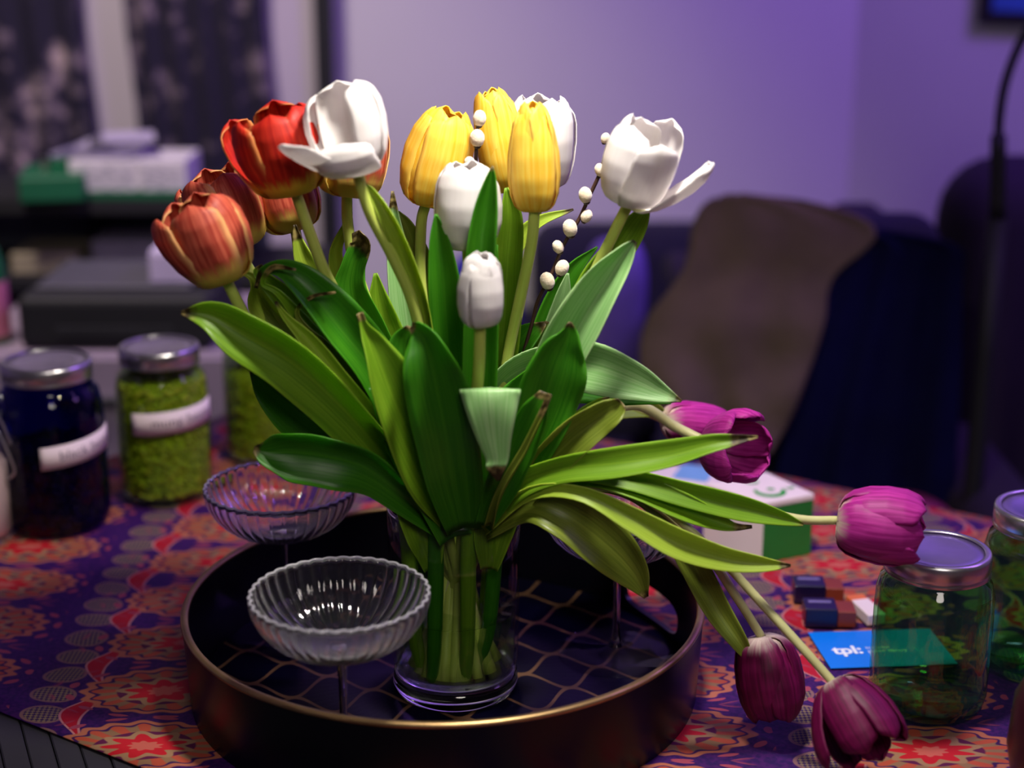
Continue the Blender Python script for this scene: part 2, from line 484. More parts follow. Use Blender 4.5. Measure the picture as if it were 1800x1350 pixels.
def coupe(rim_px, foot_px, label, br, rot=0.0, h=None):
    f = on_z(foot_px[0], foot_px[1], FZ)
    # height so that the rim centre lands on rim_px
    r = ray(*rim_px); H = (CAMZ+r.z*(f.y/r.y))-FZ if h is None else h
    g = thing('coupe_glass', f, label, 'glass', 'ribbed coupe glasses on the tray')
    bh = br*.72
    prof_o = []; prof_i = []
    for k in range(15):
        t = k/14
        a = t*pi/2
        prof_o.append((br*(sin(a)**.85), H-bh*(cos(a)**1.05)))
    prof_o[0] = (.0045, H-bh-.0005)
    for k in range(15):
        t = 1-k/14; a = t*pi/2
        prof_i.append((max(.0001, (br-.0018)*(sin(a)**.85)), H-(bh-.0032)*(cos(a)**1.05)))
    prof = [(.0001, H-bh-.001)]+prof_o+prof_i
    seg = NR*8
    def rib(a, i):
        rr = prof[i][0]/br
        return 1+.034*min(1, rr*1.6)*(abs(cos(NR/2*(a+rot)))-.5)*(1 if rr > .12 else 0)
    vs, fs = lathe(prof, f, seg, rib)
    mesh('bowl', vs, fs, cgl, g)
    vs, fs = [], []
    for k in range(seg):
        a = 2*pi*k/seg; rr = (br-.0009)*(1+.034*(abs(cos(NR/2*(a+rot)))-.5))
        for q in range(6): b2 = 2*pi*q/6; vs.append((f.x+(rr+.0010*cos(b2))*cos(a), f.y+(rr+.0010*cos(b2))*sin(a), f.z+H+.0002+.0009*sin(b2)))
    for k in range(seg):
        for q in range(6): fs.append((k*6+q, ((k+1) % seg)*6+q, ((k+1) % seg)*6+(q+1) % 6, k*6+(q+1) % 6))
    mesh('scalloped_rim', vs, fs, rimg, g)
    hb = H-bh
    vs, fs = lathe([(.0001, hb-.0012), (.0052, hb-.0012), (.0038, hb-.006), (.0029, hb-.018), (.0027, hb*.5), (.003, .02), (.0042, .012), (.0065, .0065), (.0001, .0062)], f, 24)
    mesh('stem', vs, fs, glass, g)
    fr = br*.78
    vs, fs = lathe([(.0001, .0060), (.0068, .0060), (.012, .0032), (fr*.6, .0022), (fr-.001, .0016), (fr, .0009), (fr-.0008, .0002), (.0001, .0002)], f, 64)
    mesh('foot', vs, fs, footg, g)
    return g
coupe((603, 1042), (608, 1372), 'ribbed clear coupe glass in front, left of the vase on the tray', .0597, .02)
coupe((496, 853), (505, 1110), 'ribbed clear coupe glass at the back left of the tray, below drooping leaf', .0610)
coupe((1090, 890), (1082, 1146), 'ribbed clear coupe glass at the right of the tray, behind drooping leaves', .0600)

# ================================================================== TULIP MATERIALS
def uvc(M):
    u_, v_, _ = M.coords('UV'); return u_, v_
def leaf_mat(name, deep, light, trans, tf=.3, rough=.38):
    M = Mat(name); u_, v_ = uvc(M)
    st = M.noise(M.vec(u_*26.0, v_*1.6, 0.0), 1.0, 3, .6)
    big = M.noise(scale=22, detail=2)
    f = (st.step(.35, .7)*.6+big*.4)
    c = M.mix(f, deep, light)
    mid = (u_-.5).abs().step(.03, .0)
    c = M.mix(mid*.35, c, light)
    edge = (u_-.5).abs().step(.455, .5)
    c = M.mix(edge*.45, c, tuple(min(1, q*1.5) for q in light))
    ragged = v_+(M.noise(scale=120, detail=2)-.5)*.10
    dry = M.mix(M.noise(scale=160, detail=2).step(.4, .7), srgb(58, 46, 22), srgb(176, 158, 96))
    c = M.mix(ragged.step(.97, 1.03), c, dry)
    M.base(c, rough, spec=.45).bump(st, .35, .0006)
    M.translucent(M.mix(ragged.step(.97, 1.03), trans, (.16, .12, .04)), tf)
    return M.m
LM = {
 'd': leaf_mat('leaf_deep_green', srgb(36, 108, 12), srgb(78, 150, 28), srgb(90, 180, 10), .35),
 'm': leaf_mat('leaf_mid_green', srgb(88, 134, 20), srgb(146, 186, 46), srgb(150, 205, 20), .35),
 'y': leaf_mat('leaf_yellow_green', srgb(132, 162, 40), srgb(184, 208, 76), srgb(190, 215, 40), .35),
 'p': leaf_mat('leaf_pale_green', srgb(116, 180, 92), srgb(186, 222, 158), srgb(140, 205, 60), .3),
 'o': leaf_mat('leaf_olive', srgb(84, 104, 26), srgb(142, 156, 56), srgb(150, 165, 30), .3),
}
M = Mat('stem_green'); u_, v_ = uvc(M)
c = M.mix(M.noise(M.vec(u_*20.0, v_*8.0), 1, 2), srgb(178, 200, 66), srgb(218, 230, 124))
M.base(c, .4).translucent(srgb(190, 215, 70), .2); STEM = M.m
M = Mat('stem_pale')
c = M.mix(M.noise(scale=90), srgb(170, 168, 110), srgb(196, 196, 140)); M.base(c, .45); STEMP = M.m
def petal_mat(name, fn, tf=.35, rough=.5, bump=.12):
    M = Mat(name); u_, v_ = uvc(M)
    st = M.noise(M.vec(u_*16.0, v_*1.3, 0.0), 1.0, 4, .6)
    c = fn(M, u_, v_, st)
    M.base(c, rough, spec=.35).bump(st, bump, .0008)
    M.translucent(c, tf)
    return M.m
def f_white(M, u_, v_, st):
    c = M.mix(st, (.80, .76, .74), (.93, .90, .90))
    return M.mix(v_.step(.16, .0), c, (.74, .76, .42))
def f_yellow(M, u_, v_, st):
    c = M.mix(st.step(.3, .7), srgb(252, 204, 44), srgb(255, 230, 104))
    e = (u_-.5).abs().step(.3, .5)
    return M.mix(e*.5, c, srgb(255, 222, 110))
def f_red(M, u_, v_, st):
    e = (u_-.5).abs()*(1.1-v_*.15)+(st-.5)*.16
    c = M.mix(st.step(.35, .65), srgb(172, 22, 16), srgb(214, 52, 30))
    c = M.mix(e.step(.34, .54), c, srgb(244, 170, 96))
    return M.mix((v_+(st-.5)*.3).step(.40, .26), c, srgb(226, 190, 62))
def f_coral(M, u_, v_, st):
    e = (u_-.5).abs()*(1.1-v_*.15)+(st-.5)*.09
    c = M.mix(st.step(.35, .65), srgb(176, 56, 44), srgb(222, 110, 84))
    c = M.mix(e.step(.31, .53), c, srgb(248, 196, 128))
    return M.mix((v_+(st-.5)*.3).step(.42, .24), c, srgb(230, 200, 96))
def f_purple(M, u_, v_, st):
    c = M.mix(st.step(.3, .7), srgb(150, 16, 118), srgb(206, 60, 170))
    return M.mix((v_+(st-.5)*.25+(u_-.5).abs()*.25).step(.30, .06), c, srgb(236, 216, 200))
def f_purple_shaded(M, u_, v_, st):
    c = M.mix(st.step(.3, .7), srgb(84, 4, 52), srgb(132, 14, 86))  # purple darkened to hold the shade under the bouquet
    return M.mix((v_+(st-.5)*.25+(u_-.5).abs()*.25).step(.30, .04), c, srgb(226, 206, 196))
PM = {'white': petal_mat('petal_white', f_white, .35), 'yellow': petal_mat('petal_yellow', f_yellow, .35),
      'red': petal_mat('petal_red', f_red, .3), 'coral': petal_mat('petal_coral', f_coral, .3),
      'purple': petal_mat('petal_purple', f_purple, .3), 'dark': petal_mat('petal_purple_shaded', f_purple_shaded, .25)}

# ================================================================== TULIP GEOMETRY
VY = vb.y
def P3(px, py, dy): return at_y(px, py, VY+dy)
def interp(tab, s):
    for (a, va), (b, vb_) in zip(tab, tab[1:]):
        if s <= b:
            f = (s-a)/(b-a); f = f*f*(3-2*f)*.5+f*.5
            return va+(vb_-va)*f
    return tab[-1][1]
RT = [(0, .10), (.06, .42), (.14, .68), (.26, .88), (.42, 1), (.6, 1), (.78, .88), (.90, .70), (.96, .56), (1, .44)]
ZT = [(0, 0), (.06, .012), (.14, .06), (.26, .17), (.42, .35), (.6, .57), (.78, .79), (.90, .93), (.96, .98), (1, 1.0)]
WT = [(0, .28), (.08, .50), (.2, .78), (.35, .95), (.5, 1.0), (.65, .96), (.78, .93), (.87, .84), (.94, .68), (.98, .46), (1, .20)]
def petal(base, A, ref, th, L, R_, open_, wid, curl, mat, parent, sd, tip=0.0, topr=1.0):
    """th azimuth from ref around axis A; open_ outward swing (deg); curl bends the top outward"""
    nu, nv = 15, 26
    B = A.cross(ref).normalized()
    rad = (ref*cos(th)+B*sin(th)); tan_ = A.cross(rad)
    vs, uv, fs = [], [], []
    co, so = cos(radians(open_)), sin(radians(open_))
    for j in range(nv):
        s = 1-(1-j/(nv-1))**1.35
        r = R_*interp(RT, s)*(1+(topr-1)*s*s); z = L*interp(ZT, s)
        hw = R_*wid*interp(WT, s)
        rc = R_*.92
        for i in range(nu):
            t = -1+2*i/(nu-1)
            a = t*hw/rc
            lx = r-rc+rc*cos(a); ly = rc*sin(a)
            zz = z
            # pinched tip: edges drop a little so the tip is rounded-pointed
            zz -= L*.05*abs(t)**2*interp([(0, 0), (.7, .2), (1, 1)], s)
            zz += L*tip*(1-abs(t))*max(0, s-.88)/.12*.025
            # curl top outward
            cs = max(0, s-.45)/.55
            lx += curl*R_*cs*cs
            zz -= abs(curl)*.22*R_*cs*cs
            # crease and wave
            nzv = noise.noise(Vector((sd*7.3+t*1.4, s*3.1, sd)))
            lx += R_*(.055*nzv*s - .022*math.exp(-(t*5)**2)*(1-s*.9))
            zz += L*.012*noise.noise(Vector((t*4+sd*3, sd*1.7, 0)))*max(0, s-.7)/.3
            X_ = lx*co+zz*so; Z_ = -lx*so*.35+zz*co
            vs.append(base+rad*X_+tan_*ly+A*Z_)
            uv.append((i/(nu-1), s))
    for j in range(nv-1):
        for i in range(nu-1):
            a = j*nu+i; fs.append((a, a+1, a+nu+1, a+nu))
    o = mesh('petal', vs, fs, mat, parent, uv); solid(o, .0007); return o
def head(parent, base, tip, wpx, mat, opens=(0,)*6, spin=0.0, curl=0.0, curls=None, wid=1.0, seed=1, L=None, topr=1.0, skip=(), Rs=1.0, lens=None, ths=None):
    A = (tip-base); Lh = L or A.length; A.normalize()
    view = (CAM-base).normalized(); ref = (view-A*view.dot(A)).normalized()
    R_ = wpx*.5*mpp(base)*Rs
    for k in range(6):
        if k in skip: continue
        inner = k % 2
        th = radians(ths[k] if ths else 60*k+spin)
        cu = curls[k] if curls else curl
        petal(base+A*(.0006*inner), A, ref, th, (lens[k] if lens else 1)*Lh*((.93+.07*abs(sin(seed*1.7+k*2.3))) if inner == 0 else 1.0), R_*(.99 if inner == 0 else .90),
              opens[k], wid*(.97 if inner == 0 else .92), cu, mat, parent, seed*3.7+k, tip=1.0, topr=topr)
def stem_obj(parent, base, pts, neck, bot, mat=STEM, r0=.0042):
    P = [base]+pts+[neck, bot]
    rr = [r0*.95]+[r0]*len(pts)+[r0*1.15, r0*1.15]
    vs, fs, uv = tube(P, rr, 10, len(P)*7)
    return mesh('stem', vs, fs, mat, parent, uv)
def leaf(parent, pts, mat='m', dry=.06, cup=.35, wave=0.16, sd=1, n=34, fix=False):
    """pts: (px, py, dy, width_px, tilt_deg) from base to tip"""
    K = []
    for q in pts:
        p = P3(q[0], q[1], q[2]); K.append(Vector((p.x, p.y, p.z, q[3]*mpp(p), radians(q[4] if len(q) > 4 else 0))))
    # Vector only has up to 4 comps for maths helpers -> run two splines
    A_ = crom([Vector(k[:4]) for k in K], n); B_ = crom([Vector((k[4], 0, 0)) for k in K], n)
    nu = 11; vs, uv, fs = [], [], []
    prevW = None
    for j in range(n):
        c = Vector(A_[j][:3])
        T = (Vector(A_[min(n-1, j+1)][:3])-Vector(A_[max(0, j-1)][:3])).normalized()
        V_ = (CAM-c).normalized()
        W0 = T.cross(V_).normalized(); N0 = W0.cross(T).normalized()
        if N0.dot(V_) < 0: N0 = -N0
        ti = B_[j].x; W_ = W0*cos(ti)+N0*sin(ti); N_ = N0*cos(ti)-W0*sin(ti)
        if fix: W_ = Vector((1, 0, 0)); N_ = W_.cross(T).normalized()
        s = j/(n-1); wd = max(.0004, A_[j][3])*.5
        for i in range(nu):
            t = -1+2*i/(nu-1)
            bow = cup*wd*(t*t-.35)+cup*.35*wd*abs(t)
            bow += wave*wd*noise.noise(Vector((sd*5.1+(1 if t > 0 else -1)*2, s*6, sd)))*t*t*1.6
            q = c+W_*(t*wd)+N_*bow
            vs.append(q); uv.append((i/(nu-1), s/(1-dry)*1.0 if dry > 0 else s*.9))
    for j in range(n-1):
        for i in range(nu-1):
            a = j*nu+i; fs.append((a, a+1, a+nu+1, a+nu))
    o = mesh('leaf', vs, fs, LM[mat], parent, uv); solid(o, .0007); return o

NECKZ = VH-.004
def neck(dx, dy, rr=.033): 
    l = max(1e-6, sqrt(dx*dx+dy*dy)); return vb+Vector((dx/l*rr, dy/l*rr, NECKZ))
def foot(dx, dy, rr=.032):
    l = max(1e-6, sqrt(dx*dx+dy*dy)); return vb+Vector((dx/l*rr, dy/l*rr, .0205))

def tulip(kind_label, colour, base, tip, wpx, stem_pts, neck_a, foot_a, leaves=(), smat=STEM, sr=.0041, group=None, **kw):
    """base, tip: (px,py,dy)"""
    b = P3(*base); t = P3(*tip)
    ft = foot(*foot_a)
    g = thing('tulip', ft, kind_label, 'tulip', group)
    A = (t-b).normalized()
    stem_obj(g, b+A*.002, [P3(*q) for q in stem_pts], neck(*neck_a), ft, smat, sr)
    head(g, b, t, wpx, PM[colour], **kw)
    for lf in leaves: leaf(g, **lf)
    return g
def D(pts, mat='m', **k): return dict(pts=pts, mat=mat, **k)

# ---- orange-red tulips, left
tulip('coral and yellow tulip furthest left, its head nearest the camera of the orange ones', 'coral', (398, 494, -.05), (338, 352, -.055), 140,
      [(432, 558, -.045), (500, 660, -.035), (620, 800, -.02)], (-1, -.3, .03), (1, .2),
      [D([(790, 930, -.03, 30, 0), (715, 850, -.045, 62, 10), (620, 738, -.06, 86, 25), (520, 644, -.07, 96, 20), (430, 590, -.075, 84, 10), (370, 556, -.075, 52, 0), (318, 550, -.075, 6, 0)], 'm', dry=.07, cup=.55, sd=2)],
      opens=(5, 5, 5, 2, 4, 16), spin=-12, seed=1, wid=.95, topr=1.2, Rs=.92)
tulip('coral tulip behind the furthest left tulip, half hidden by it', 'coral', (424, 436, .03), (372, 300, .03), 125,
      [(436, 470, .03), (520, 600, .02), (650, 780, .0)], (-1, .6, .02), (1, -.6),
      [D([(780, 920, .0, 20), (690, 790, .01, 60), (610, 690, .015, 60), (540, 620, .015, 66, 20), (470, 540, .02, 60, 20), (452, 500, .02, 26), (438, 484, .02, 12), (410, 476, .02, 3)], 'y', dry=.08, cup=.5, sd=3)],
      opens=(6, 6, 8, 2, 14, 12), spin=20, seed=2, topr=1.25, Rs=.95)
tulip('bright red tulip with yellow base, left of the open white tulip and touching it', 'red', (519, 337, -.02), (478, 192, -.03), 148,
      [(545, 410, -.02), (572, 480, -.02), (618, 570, -.015), (690, 740, -.01)], (-.7, .1, .02), (.5, .6),
      [D([(790, 930, -.02, 26), (735, 800, -.03, 60), (665, 660, -.04, 84, -20), (600, 575, -.045, 84, -20), (545, 512, -.045, 68, -25), (500, 475, -.04, 36, -20), (462, 476, -.035, 12, 0), (450, 506, -.03, 5, 0)], 'd', dry=.14, cup=.5, sd=4),
       D([(720, 800, .02, 30), (640, 640, .02, 50), (575, 540, .02, 44), (540, 470, .02, 38), (524, 425, .02, 20), (518, 395, .02, 5)], 'y', dry=.18, cup=.4, sd=5)],
      opens=(2, 4, 6, 2, 24, 12), spin=-8, seed=3, topr=1.2, wid=.95, Rs=.93)
tulip('dull red tulip under and behind the bright red one', 'coral', (520, 406, .05), (482, 288, .06), 116,
      [(535, 470, .05), (600, 600, .04), (690, 760, .02)], (-.6, .8, .02), (.6, -.4),
      opens=(4, 4, 4, 2, 6, 6), spin=8, seed=4, topr=1.05)
tulip('orange-red tulip directly behind the open white tulip', 'coral', (609, 346, .03), (624, 200, .04), 128,
      [(612, 400, .03), (628, 480, .03), (690, 650, .02)], (-.4, .8, .02), (.2, -.8),
      [D([(740, 860, .02, 40), (700, 720, .02, 70), (655, 600, .02, 78, 20), (620, 520, .02, 70, 20), (622, 470, .02, 44, 10), (638, 430, .02, 42, 30), (628, 406, .02, 20, 40)], 'd', dry=.22, cup=.4, sd=6),
       D([(700, 760, .04, 30), (640, 600, .045, 46), (608, 520, .045, 40), (590, 450, .045, 24), (606, 400, .045, 12), (614, 384, .045, 3)], 'y', dry=.12, cup=.4, sd=7)],
      opens=(4, 4, 8, 4, 6, 6), spin=30, seed=5, topr=1.05)
# ---- white open tulip, top left
tulip('wide open white tulip at the top left of the bouquet, petals folding outward', 'white', (626, 297, -.05), (594, 150, -.05), 132,
      [(650, 372, -.05), (690, 450, -.045), (728, 540, -.04), (750, 660, -.03)], (-.3, -.6, .018), (-.2, .8),
      [D([(800, 930, -.0, 24), (768, 760, -.02, 36), (752, 600, -.03, 36, 20), (728, 480, -.04, 40, 35), (694, 400, -.05, 34, 35), (660, 345, -.05, 18, 20), (634, 318, -.05, 4, 0)], 'y', dry=.06, cup=.7, sd=8)],
      opens=(56, 2, 3, 0, 6, 52), ths=(-12, 62, 120, 180, 240, 304), seed=6, lens=(.72, 1, 1, 1, .95, .95), curls=(-.6, 0, .1, 0, 0, .2), topr=1.1, wid=1.08)
# ---- yellow tulips
tulip('yellow tulip left of the pussy willow tip, leaning right', 'yellow', (748, 360, .05), (792, 196, .05), 124,
      [(740, 400, .05), (742, 520, .05), (770, 700, .02)], (-.2, .9, .02), (.1, -.9), opens=(2, 1, 1, 0, 1, 2), spin=24, seed=7, topr=.9)
tulip('tallest pointed yellow tulip, between the two other yellow ones and behind them', 'yellow', (896, 336, .07), (866, 160, .07), 92,
      [(890, 400, .07), (868, 560, .05), (845, 720, .02)], (.1, .9, .02), (-.2, -.9), opens=(1, 1, 0, 0, 1, 5), spin=0, seed=8, topr=.62)
tulip('yellow tulip in front of the rear white one, closed and upright', 'yellow', (940, 371, -.01), (936, 184, -.01), 100,
      [(934, 430, -.01), (915, 520, .0), (894, 620, .01), (868, 760, .01)], (.3, .6, .018), (-.5, -.6),
      [D([(850, 930, .02, 30), (862, 760, .03, 44), (885, 600, .03, 56), (893, 460, .03, 50), (898, 380, .03, 40), (890, 330, .03, 6)], 'm', dry=.0, cup=.5, sd=9),
       D([(850, 900, .05, 20), (880, 700, .05, 26), (885, 520, .05, 34), (905, 440, .05, 34, 20), (945, 392, .05, 22, 20), (1008, 368, .05, 3)], 'y', dry=.04, cup=.4, sd=10)],
      opens=(0, 0, 0, 0, 0, 0), spin=-3, seed=9, topr=.72, Rs=.98)
# ---- white tulips centre and right
tulip('white tulip behind the tall pointed leaf in the middle of the bouquet', 'white', (822, 438, -.02), (822, 290, -.02), 122,
      [(824, 520, -.02), (826, 640, -.015), (824, 760, -.01)], (0, .1, .006), (.2, .2),
      [D([(830, 930, -.03, 44), (842, 700, -.045, 60), (846, 520, -.05, 60), (846, 440, -.05, 52), (854, 370, -.05, 42), (862, 320, -.05, 22), (866, 292, -.05, 3)], 'd', dry=.06, cup=.5, sd=11)],
      opens=(2, 2, 2, 1, 2, 2), spin=-20, seed=10, topr=1.0, Rs=.96)
tulip('small closed white tulip lowest and nearest in front', 'white', (844, 574, -.09), (845, 449, -.09), 86,
      [(842, 640, -.085), (836, 720, -.07), (828, 800, -.055)], (-.1, -.9, .03), (.1, .4),
      opens=(0, 0, 0, 0, 0, 0), spin=30, seed=11, topr=.88, Rs=.98)
tulip('white tulip at the rear, mostly behind the front yellow tulip', 'white', (950, 330, .08), (956, 172, .08), 112,
      [(935, 420, .08), (900, 600, .06), (860, 760, .02)], (.3, .9, .026), (-.4, -.8), opens=(4, 2, 6, 2, 4, 4), spin=20, seed=12, topr=1.1)
tulip('large open white tulip furthest right among the upright ones', 'white', (1106, 358, -.02), (1138, 212, -.03), 124,
      [(1078, 412, -.02), (1040, 490, -.015), (1000, 580, -.01), (940, 720, -.01)], (.8, .1, .026), (-.8, -.1),
      [D([(880, 900, .0, 30), (935, 740, .0, 44), (985, 620, .0, 46), (1040, 500, .0, 50), (1088, 440, .0, 52), (1120, 392, .0, 40), (1142, 358, .0, 5)], 'm', dry=.05, cup=.4, sd=12),
       D([(880, 910, -.01, 34), (930, 760, -.03, 70), (985, 640, -.04, 84, 10), (1030, 555, -.045, 84, 10), (1070, 490, -.045, 64, 10), (1100, 445, -.045, 34, 0), (1116, 424, -.045, 8)], 'p', dry=.05, cup=.75, sd=13)],
      opens=(2, 24, 42, 16, 2, 0), spin=-38, seed=13, topr=1.1, Rs=.98)
# ---- purple tulips, right
tulip('magenta tulip at the far right, pointing right, beside the green jar lid', 'purple', (1472, 914, -.06), (1622, 934, -.075), 122,
      [(1400, 912, -.06), (1300, 885, -.055), (1180, 850, -.045), (1060, 828, -.035), (960, 838, -.025)], (1, -.4, .032), (-1, .4),
      [D([(860, 925, -.03, 24), (920, 858, -.05, 34), (1000, 832, -.055, 28), (1100, 842, -.06, 36), (1200, 868, -.065, 44), (1300, 893, -.065, 44), (1370, 910, -.065, 26), (1412, 922, -.065, 5)], 'm', dry=.03, cup=.45, sd=14)],
      smat=STEMP, opens=(4, 6, 8, 2, 6, 10), spin=15, seed=14, topr=1.0, sr=.0033, Rs=1.02, curls=(0, .15, .1, 0, .1, 0))
tulip('magenta tulip above the white and green box, left one of the rear pair', 'purple', (1168, 738, .10), (1272, 752, .12), 78,
      [(1130, 722, .10), (1060, 712, .09), (960, 780, .05)], (.9, .6, .026), (-.9, -.6),
      [D([(900, 880, .04, 20), (980, 780, .06, 30), (1060, 728, .08, 34), (1130, 716, .10, 34), (1180, 735, .11, 6)], 'o', dry=.0, cup=.4, sd=15)],
      smat=STEMP, opens=(4, 2, 2, 2, 2, 6), spin=10, seed=15, topr=.9)
tulip('open violet-magenta tulip above the white and green box, right one of the rear pair', 'purple', (1248, 782, .07), (1330, 790, .04), 116,
      [(1190, 752, .08), (1110, 712, .07), (1000, 760, .05), (930, 830, .03)], (.9, .3, .03), (-.9, -.2),
      smat=STEMP, opens=(26, 14, 14, 8, 18, 30), spin=30, seed=16, topr=1.1, L=.047, Rs=.86)
tulip('shaded purple tulip hanging head down over the cloth, nearest the tray', 'dark', (1340, 1118, -.06), (1362, 1262, -.075), 112,
      [(1295, 1050, -.06), (1235, 965, -.055), (1140, 880, -.045), (1030, 850, -.035), (950, 858, -.025)], (1, -.2, .034), (-.9, .5),
      [D([(1000, 850, -.02, 14), (1100, 862, -.03, 26), (1170, 905, -.04, 40), (1215, 985, -.05, 50), (1260, 1070, -.06, 46), (1300, 1130, -.07, 30), (1318, 1160, -.07, 8)], 'o', dry=.05, cup=.4, sd=17)],
      smat=STEMP, opens=(2, 4, 4, 2, 4, 6), spin=20, seed=17, topr=1.05, sr=.0033)
tulip('shaded purple tulip drooping lowest at the right, in front of the green jar', 'dark', (1466, 1200, -.12), (1538, 1330, -.16), 108,
      [(1420, 1150, -.11), (1340, 1062, -.09), (1262, 978, -.075), (1150, 880, -.055), (1050, 846, -.04), (960, 850, -.03)], (1, -.3, .03), (-.8, .6),
      smat=STEMP, opens=(6, 24, 12, 6, 14, 14), spin=12, seed=18, topr=1.15, sr=.0033, wid=.86)

# ---- leafy shoots: leaves whose flower is not in view, each with its own stem in the vase
def shoot(label, leaves, neck_a, foot_a, name='leafy_tulip_shoot'):
    ft = foot(*foot_a); g = thing(name, ft, label, 'leaf')
    nk = neck(*neck_a)
    vs, fs, uv = tube([nk+Vector((0, 0, .012)), nk, nk*.5+ft*.5+Vector((.002, 0, 0)), ft], [.0028, .0036, .004, .004], 10, 24)
    mesh('stem', vs, fs, STEM, g, uv)
    for lf in leaves: leaf(g, **lf)
    return g
shoot('broad dark drooping leaves at the lower left, over the rear left coupe', [
    D([(790, 930, -.02, 30), (705, 850, -.03, 80, 20), (620, 782, -.03, 120, 20), (545, 728, -.03, 116, 15), (480, 680, -.03, 76), (440, 645, -.03, 8)], 'd', dry=.05, cup=.3, sd=21),
    D([(780, 935, -.04, 30), (705, 868, -.055, 60, 20), (640, 822, -.065, 84, 25), (570, 803, -.07, 96, 25), (510, 796, -.07, 88, 20), (470, 796, -.07, 50), (446, 790, -.07, 10)], 'd', dry=.08, cup=.55, sd=22)],
    (-.8, -.5, .03), (.8, .3))
shoot('bunch of narrow yellow-green leaves with curled dry tips, left of centre', [
    D([(770, 920, .0, 20), (690, 770, .0, 50), (620, 660, .0, 60), (560, 590, -.005, 60, 20), (510, 530, -.005, 46, 20), (470, 494, -.005, 30, 10), (452, 478, -.005, 14), (462, 466, -.005, 6)], 'm', dry=.1, cup=.6, sd=23),
    D([(770, 930, .01, 20), (700, 800, .01, 44), (640, 690, .01, 50), (590, 620, .01, 44), (550, 568, .01, 34), (520, 540, .01, 16), (540, 518, .0, 8), (582, 512, -.01, 3)], 'y', dry=.16, cup=.5, sd=24)],
    (-.6, .3, .02), (.3, .2))
shoot('slender bright leaf and two wiry dried tips crossing in front of the left bunch', [
    D([(780, 930, -.02, 20), (720, 830, -.035, 36), (650, 730, -.045, 44, 20), (590, 655, -.05, 40, 20), (545, 600, -.05, 30, 10), (505, 560, -.05, 14), (484, 530, -.05, 4)], 'y', dry=.05, cup=.6, sd=61),
    D([(780, 930, -.02, 16), (720, 820, -.03, 24), (640, 700, -.04, 30), (580, 620, -.045, 24), (540, 580, -.045, 12), (522, 548, -.045, 7), (548, 522, -.05, 6), (590, 514, -.055, 3)], 'o', dry=.25, cup=.6, sd=62),
    D([(780, 920, -.01, 14), (700, 780, -.02, 24), (610, 650, -.03, 30, 20), (540, 570, -.035, 26, 20), (490, 515, -.04, 12, 10), (462, 498, -.04, 8), (480, 470, -.045, 9), (520, 474, -.05, 3)], 'm', dry=.22, cup=.7, sd=63)],
    (-.7, -.1, .03), (.4, .1))
shoot('upright leaf with a brown pinched tip in front, left of the broad front leaf', [
    D([(800, 925, -.04, 40), (755, 840, -.06, 84), (712, 740, -.075, 96, -15), (680, 665, -.08, 84, -20), (655, 605, -.08, 46, -20), (640, 572, -.08, 16, 0), (632, 550, -.08, 12, 0)], 'm', dry=.12, cup=.45, sd=25)],
    (-.4, -.8, .032), (.4, .8))
shoot('dark leaf behind the broad front leaf, torn edge at its tip', [
    D([(790, 920, -.03, 40), (760, 830, -.045, 80), (735, 740, -.055, 92), (718, 660, -.06, 84), (712, 605, -.06, 56, 10), (722, 574, -.06, 14)], 'd', dry=.06, cup=.35, sd=26)],
    (-.3, -.5, .02), (.3, .7))
shoot('broad dark green leaf in the front centre with a curled tip', [
    D([(815, 930, -.05, 60), (800, 850, -.07, 96), (785, 760, -.085, 112, 8), (768, 680, -.09, 112, 10), (752, 620, -.09, 84, 20), (738, 585, -.085, 44, 30), (724, 572, -.08, 12, 30)], 'd', dry=.07, cup=.28, sd=27)],
    (-.1, -.9, .034), (.2, .9))
shoot('tall straight leaf behind the small closed white tulip, left of it', [
    D([(820, 920, -.01, 40), (805, 760, -.02, 56), (790, 620, -.03, 60), (781, 500, -.035, 56), (772, 420, -.035, 34), (766, 376, -.035, 4)], 'd', dry=.0, cup=.4, sd=28),
    D([(825, 920, .0, 40), (830, 760, -.01, 56), (836, 660, -.02, 60), (850, 580, -.02, 50), (862, 520, -.02, 30), (872, 430, -.02, 6)], 'd', dry=.0, cup=.4, sd=29)],
    (0, -.2, .012), (-.2, .3))
shoot('leaf folded sharply over its own back, pale face forward, in the centre', [
    D([(862, 930, -.04, 40), (862, 840, -.05, 44), (862, 780, -.065, 56), (862, 725, -.080, 80), (862, 692, -.090, 98), (861, 683, -.097, 106), (862, 690, -.103, 105), (863, 718, -.106, 92), (868, 770, -.106, 62), (874, 808, -.106, 40), (872, 822, -.106, 34), (876, 845, -.104, 6)], 'p', dry=.10, cup=.05, sd=30, n=70, fix=True)],
    (.2, -.9, .034), (-.2, .9))
shoot('upright green leaf with black torn tip, right of the folded leaf', [
    D([(850, 930, -.03, 40), (900, 840, -.05, 70), (945, 750, -.06, 96), (972, 670, -.065, 112, -10), (988, 620, -.065, 84, -10), (1000, 590, -.065, 40), (1002, 566, -.065, 5)], 'd', dry=.07, cup=.3, sd=31)],
    (.4, -.7, .03), (-.4, .6))
shoot('wide leaf bent sideways to the right, pale ribbed top and dark tip', [
    D([(850, 920, .0, 30), (862, 800, .01, 50, -10), (872, 700, .01, 60, -30), (910, 655, .0, 62, -20), (975, 640, -.01, 78, -15), (1040, 645, -.02, 92, -10), (1110, 668, -.03, 70, -10), (1160, 690, -.035, 36), (1198, 705, -.04, 4)], 'p', dry=.06, cup=.3, sd=32, n=44),
    D([(930, 800, .01, 30), (960, 700, .01, 60), (1010, 672, .0, 76), (1070, 684, -.01, 60), (1130, 695, -.02, 34), (1180, 706, -.03, 8)], 'd', dry=.0, cup=.2, sd=33)],
    (.5, .2, .024), (-.5, 0))
